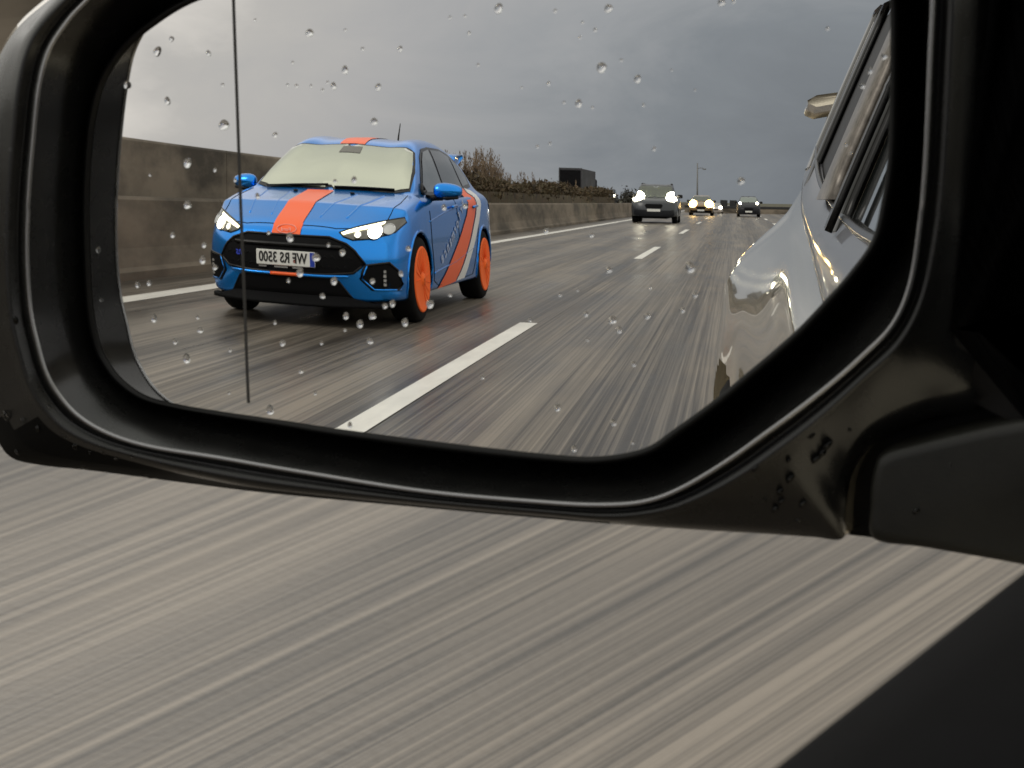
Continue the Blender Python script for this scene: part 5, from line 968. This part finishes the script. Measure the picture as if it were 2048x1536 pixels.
    # side livery lettering follows the stripe upward
    for sg in (1, -1):
        word = 'Performance'
        P0, P1 = Vector((1.60, .36)), Vector((2.86, .93)); dirv = (P1-P0)
        for i, ch in enumerate(word):
            f = (i+.5)/len(word); q = P0.lerp(P1, f) + Vector((-.02, .10))
            q.y += -.045*math.sin(math.pi*f)
            h = bvh.ray_cast(Vector((4*sg, 2.2-q.x, q.y)), Vector((-sg, 0, 0)))
            if h[0] is None: continue
            ang = math.atan2(dirv.y, dirv.x)
            # reading direction toward the tail; letters upright to the car's side
            Rm_ = Matrix.Rotation(-math.pi/2 if sg < 0 else math.pi/2, 4, 'Z')
            B = Matrix.Translation(h[0]+Vector((sg*.006, 0, 0))) @ Matrix.Rotation(sg*math.pi/2, 4, 'Z') @ Matrix.Rotation(math.pi/2, 4, 'X') @ Matrix.Rotation(-sg*ang, 4, 'Z')
            text(ch if sg < 0 else word[-1-i], .15, 'livery_letter', LTXT, t, B, .003, .35)
    # door mirrors
    for sg in (1, -1):
        V, F = [], []; cx, cy, cz = sg*1.0, 2.2-1.52, 1.025; nr = 12
        for i in range(nr+1):
            a = math.pi*i/nr
            for k in range(16):
                b_ = 2*math.pi*k/16; rad = math.sin(a)**.55
                V.append((cx-sg*math.cos(a)*.125, cy+.075*rad*math.cos(b_)+(.02*math.cos(a)), cz+.064*rad*math.sin(b_)*(1.0+.15*math.cos(a))))
        F = grid_faces(nr+1, 16, True)
        dm = fix(obj('door_mirror', V, F, BLUE, t))
        V, F = [], []; tube(V, F, [(sg*.80, 2.2-1.52, .955), (sg*.87, 2.2-1.52, .965), (sg*.95, 2.2-1.52, .975)], [.03, .026, .03], 8); obj('mirror_arm', V, F, BLK, dm)
        V, F = [], []; tube(V, F, [(cx-.10*sg, cy+.02, cz-.055), (cx, cy+.045, cz-.06), (cx+.10*sg, cy+.02, cz-.05)], [.012, .017, .012], 8); obj('mirror_skirt', V, F, BLK, dm)
        outline('mirror_sail', [(1.44, .995), (1.52, 1.06), (1.60, 1.01)], 'right' if sg > 0 else 'left', bvh, .006, .02, BLK, dm, close=True)
        # chin splitter
    V, F = [], []
    for k, x in enumerate(np.linspace(-.80, .80, 33)):
        y = 2.2-bulge(x, 0, .912)-.045
        h_ = .232 if abs(x) < .50 else .232-.05*min(1, (abs(x)-.50)/.2)
        V += [(x, y-.12, .155), (x, y+.040, .150), (x, y+.042, .172), (x, y+.022, .185), (x, y+.020, h_), (x, y-.05, h_)]
    obj('front_splitter', V, grid_faces(33, 6, True), GRILLE, t)
    # tail spoiler, aerial
    V, F = [], []
    for x in np.linspace(-.56, .56, 17):
        y = 2.2-3.86; z = 1.345-.07*abs(x)**2
        V += [(x, y+.22, z-.03), (x, y+.1, z+.055), (x, y-.22, z+.075), (x, y-.24, z+.045), (x, y, z-.03)]
    F = grid_faces(17, 5, True); F += [(0, 1, 2, 3, 4), tuple(range(84, 79, -1))]
    obj('roof_spoiler', V, F, BLUE, t)
    V, F = [], []; tube(V, F, [(.0, 2.2-3.40, 1.44), (.0, 2.2-3.44, 1.54), (.0, 2.2-3.50, 1.66)], [.012, .009, .005], 6); obj('aerial', V, F, BLK, t)
    # rear lamps
    for sg in (1, -1): decal('tail_light', [(4.02, .86), (4.30, .88), (4.32, .98), (4.05, 1.02)], 'right' if sg > 0 else 'left', bvh, .006, mat('tail_lamp_red'), t, .05)
    for x, s_ in ((.79, .90), (-.79, .90), (.79, 3.548), (-.79, 3.548)): wheel(t, x, 2.2-s_,   .335, .235, .256, RUB, ORNW)
    V, F = [], []
    for s_ in (.90, 3.548): tube(V, F, [(-.7, 2.2-s_, .33), (.7, 2.2-s_, .33)], .04, 8)
    box(V, F, -.5, .5, 2.2-4.1, 2.2-.3, .17, .30); obj('chassis', V, F, BLKR, t, smooth=False)
    return t
blue_car((-3.40, -8.59-2.2, 0))

# ---- simpler cars farther back
def far_car(name, label, cat, loc, tab, paint, lamp, scale=(1, 1, 1), lr=.10, tone=None, low=None, rails=False, lamps=((.66, .62),), group='cars following behind', plate=True):
    t = thing(name, label, cat, loc, 0, group); t.scale = scale
    sv = tab is SUVT; wc = ((.92, .36), (3.60, .36)) if sv else ((.90, .335), (3.548, .335))
    V, F = car_body(tab, .94 if sv else .912, .5, wc, .39 if sv else .365)
    fix(obj('body', V, F, paint, t)); bvh = BVHTree.FromPolygons([Vector(v) for v in V], [tuple(f) for f in F])
    z0 = tab[0][8]; k = z0/.705
    g = decal('grille', sym([(0, z0-.06), (.30, z0-.06), (.36, z0-.12), (.30, z0-.24), (0, z0-.25)]), 'front', bvh, .01, GRILLE, t, .06)
    decal('lower_bumper', sym([(0, z0-.33), (.60, z0-.33), (.78, z0-.30), (.80, .30 if sv else .22), (0, .30 if sv else .20)]), 'front', bvh, .01, low or GRILLE, t, .06)
    if sv: ws = sym([(0, 1.27), (.66, 1.32), (.70, 1.40), (.665, 1.66), (.62, 1.84), (0, 1.88)])
    else: ws = sym([(0, 1.15), (.60, 1.19), (.70, 1.24), (.66, 1.50), (.58, 1.90), (0, 1.95)])
    decal('windscreen', ws, 'top', bvh, .012, WSCR if tone is None else tone, t, .08)
    for view in ('right', 'left'):
        P = [(1.62, 1.16), (1.95, 1.52), (2.3, 1.60), (4.0, 1.58), (4.2, 1.2)] if sv else [(1.50, 1.01), (1.86, 1.27), (2.2, 1.37), (3.2, 1.34), (3.66, 1.14)]
        decal('side_window', P, view, bvh, .012, GLASSD, t, .1)
    for sg in (1, -1):
        for lx, lz in lamps:
            P = [(sg*lx+lr*math.cos(a), lz*k+lr*.8*math.sin(a)) for a in np.linspace(0, 2*math.pi, 13)[:-1]]
            decal('headlight', P, 'front', bvh, .02, lamp, t, .06)
        V, F = [], []; cz = 1.17 if sv else 1.02; box(V, F, sg*.98-.11, sg*.98+.11, .62, .76, cz-.07, cz+.09, .03); obj('door_mirror', V, F, BLK, t)
        if rails:
            V, F = [], []; tube(V, F, [(sg*.60, .1, 1.66), (sg*.60, 0, 1.73), (sg*.58, -1.6, 1.74), (sg*.58, -1.8, 1.68)], .022, 6); obj('roof_bar', V, F, BLK, t)
    if plate:
        V, F = [], []; zp = z0-.38; box(V, F, -.26, .26, 2.2, 2.225, zp, zp+.11); obj('number_plate', V, F, mat('plate_white'), t, smooth=False)
    for s_, _h in wc:
        for sg in (1, -1): wheel(t, sg*(.80 if sv else .79), 2.2-s_, .36 if sv else .32, .23, .22, RUB, CHROME, False, 20)
    V, F = [], []; wheel_wells(V, F, wc, .39 if sv else .365); box(V, F, -.5, .5, -1.9, 1.9, .2, .34); obj('underbody', V, F, BLKR, t, smooth=False)
    return t
SUVT = suv(); HT = hatch()
GREYC = mat('grey_car_paint', (.03, .034, .04), .4, .2, coat=.4, coatr=.1)
DARKC = mat('near_black_car_paint', (.008, .009, .012), .45, spec=.3)
YELC = mat('gold_car_paint', (.22, .13, .04), .4, .2, coat=1)
PALEC = mat('pale_car_paint', (.45, .40, .36), .4, coat=1)
DGL = mat('dim_windscreen', (.05, .06, .045), .06, .3, coat=1)
far_car('off_road_car', 'grey off-road car with roof bars and bright headlights in the left lane', 'car', (-3.62, -57.0-2.3, 0), SUVT, GREYC, LAMP_HI, (1.16, 1, 1.02), .265, DGL, DARKC, True, ((.70, .92),))  # headlamp discs enlarged, their glare is built into the size
far_car('saloon_car', 'gold car with warm yellow headlights behind the grey off-road car', 'car', (-2.42, -93-2.2, 0), HT, YELC, LAMP_Y, (1, 1, 1), .33, DGL, GRILLE, False, ((.62, .84),))  # oversized lamp discs stand in for the glow around the headlights
far_car('small_car', 'small pale car low between the gold car and the dark car', 'car', (-1.62, -111-2.2, 0), HT, PALEC, LAMP_HI, (.72, 1, .62), .2, DGL, PALEC, False, ((.62, .84),), plate=False)
far_car('compact_car', 'dark compact car with round headlights in our own lane, far behind', 'car', (1.06, -90-2.2, 0), HT, DARKC, LAMP_HI, (.92, 1, .98), .10, mat('pale_windscreen', (.22, .25, .23), .1, .3), DARKC, False, ((.66, .95),))
far_car('dark_van', 'black van on the other carriageway, roof showing above the scrub', 'van', (-14.3, -142, 0), SUVT, DARKC, LAMP_HI, (1.15, 1, 1.22), .12, GLASSD, DARKC, False, ((.74, .92),))
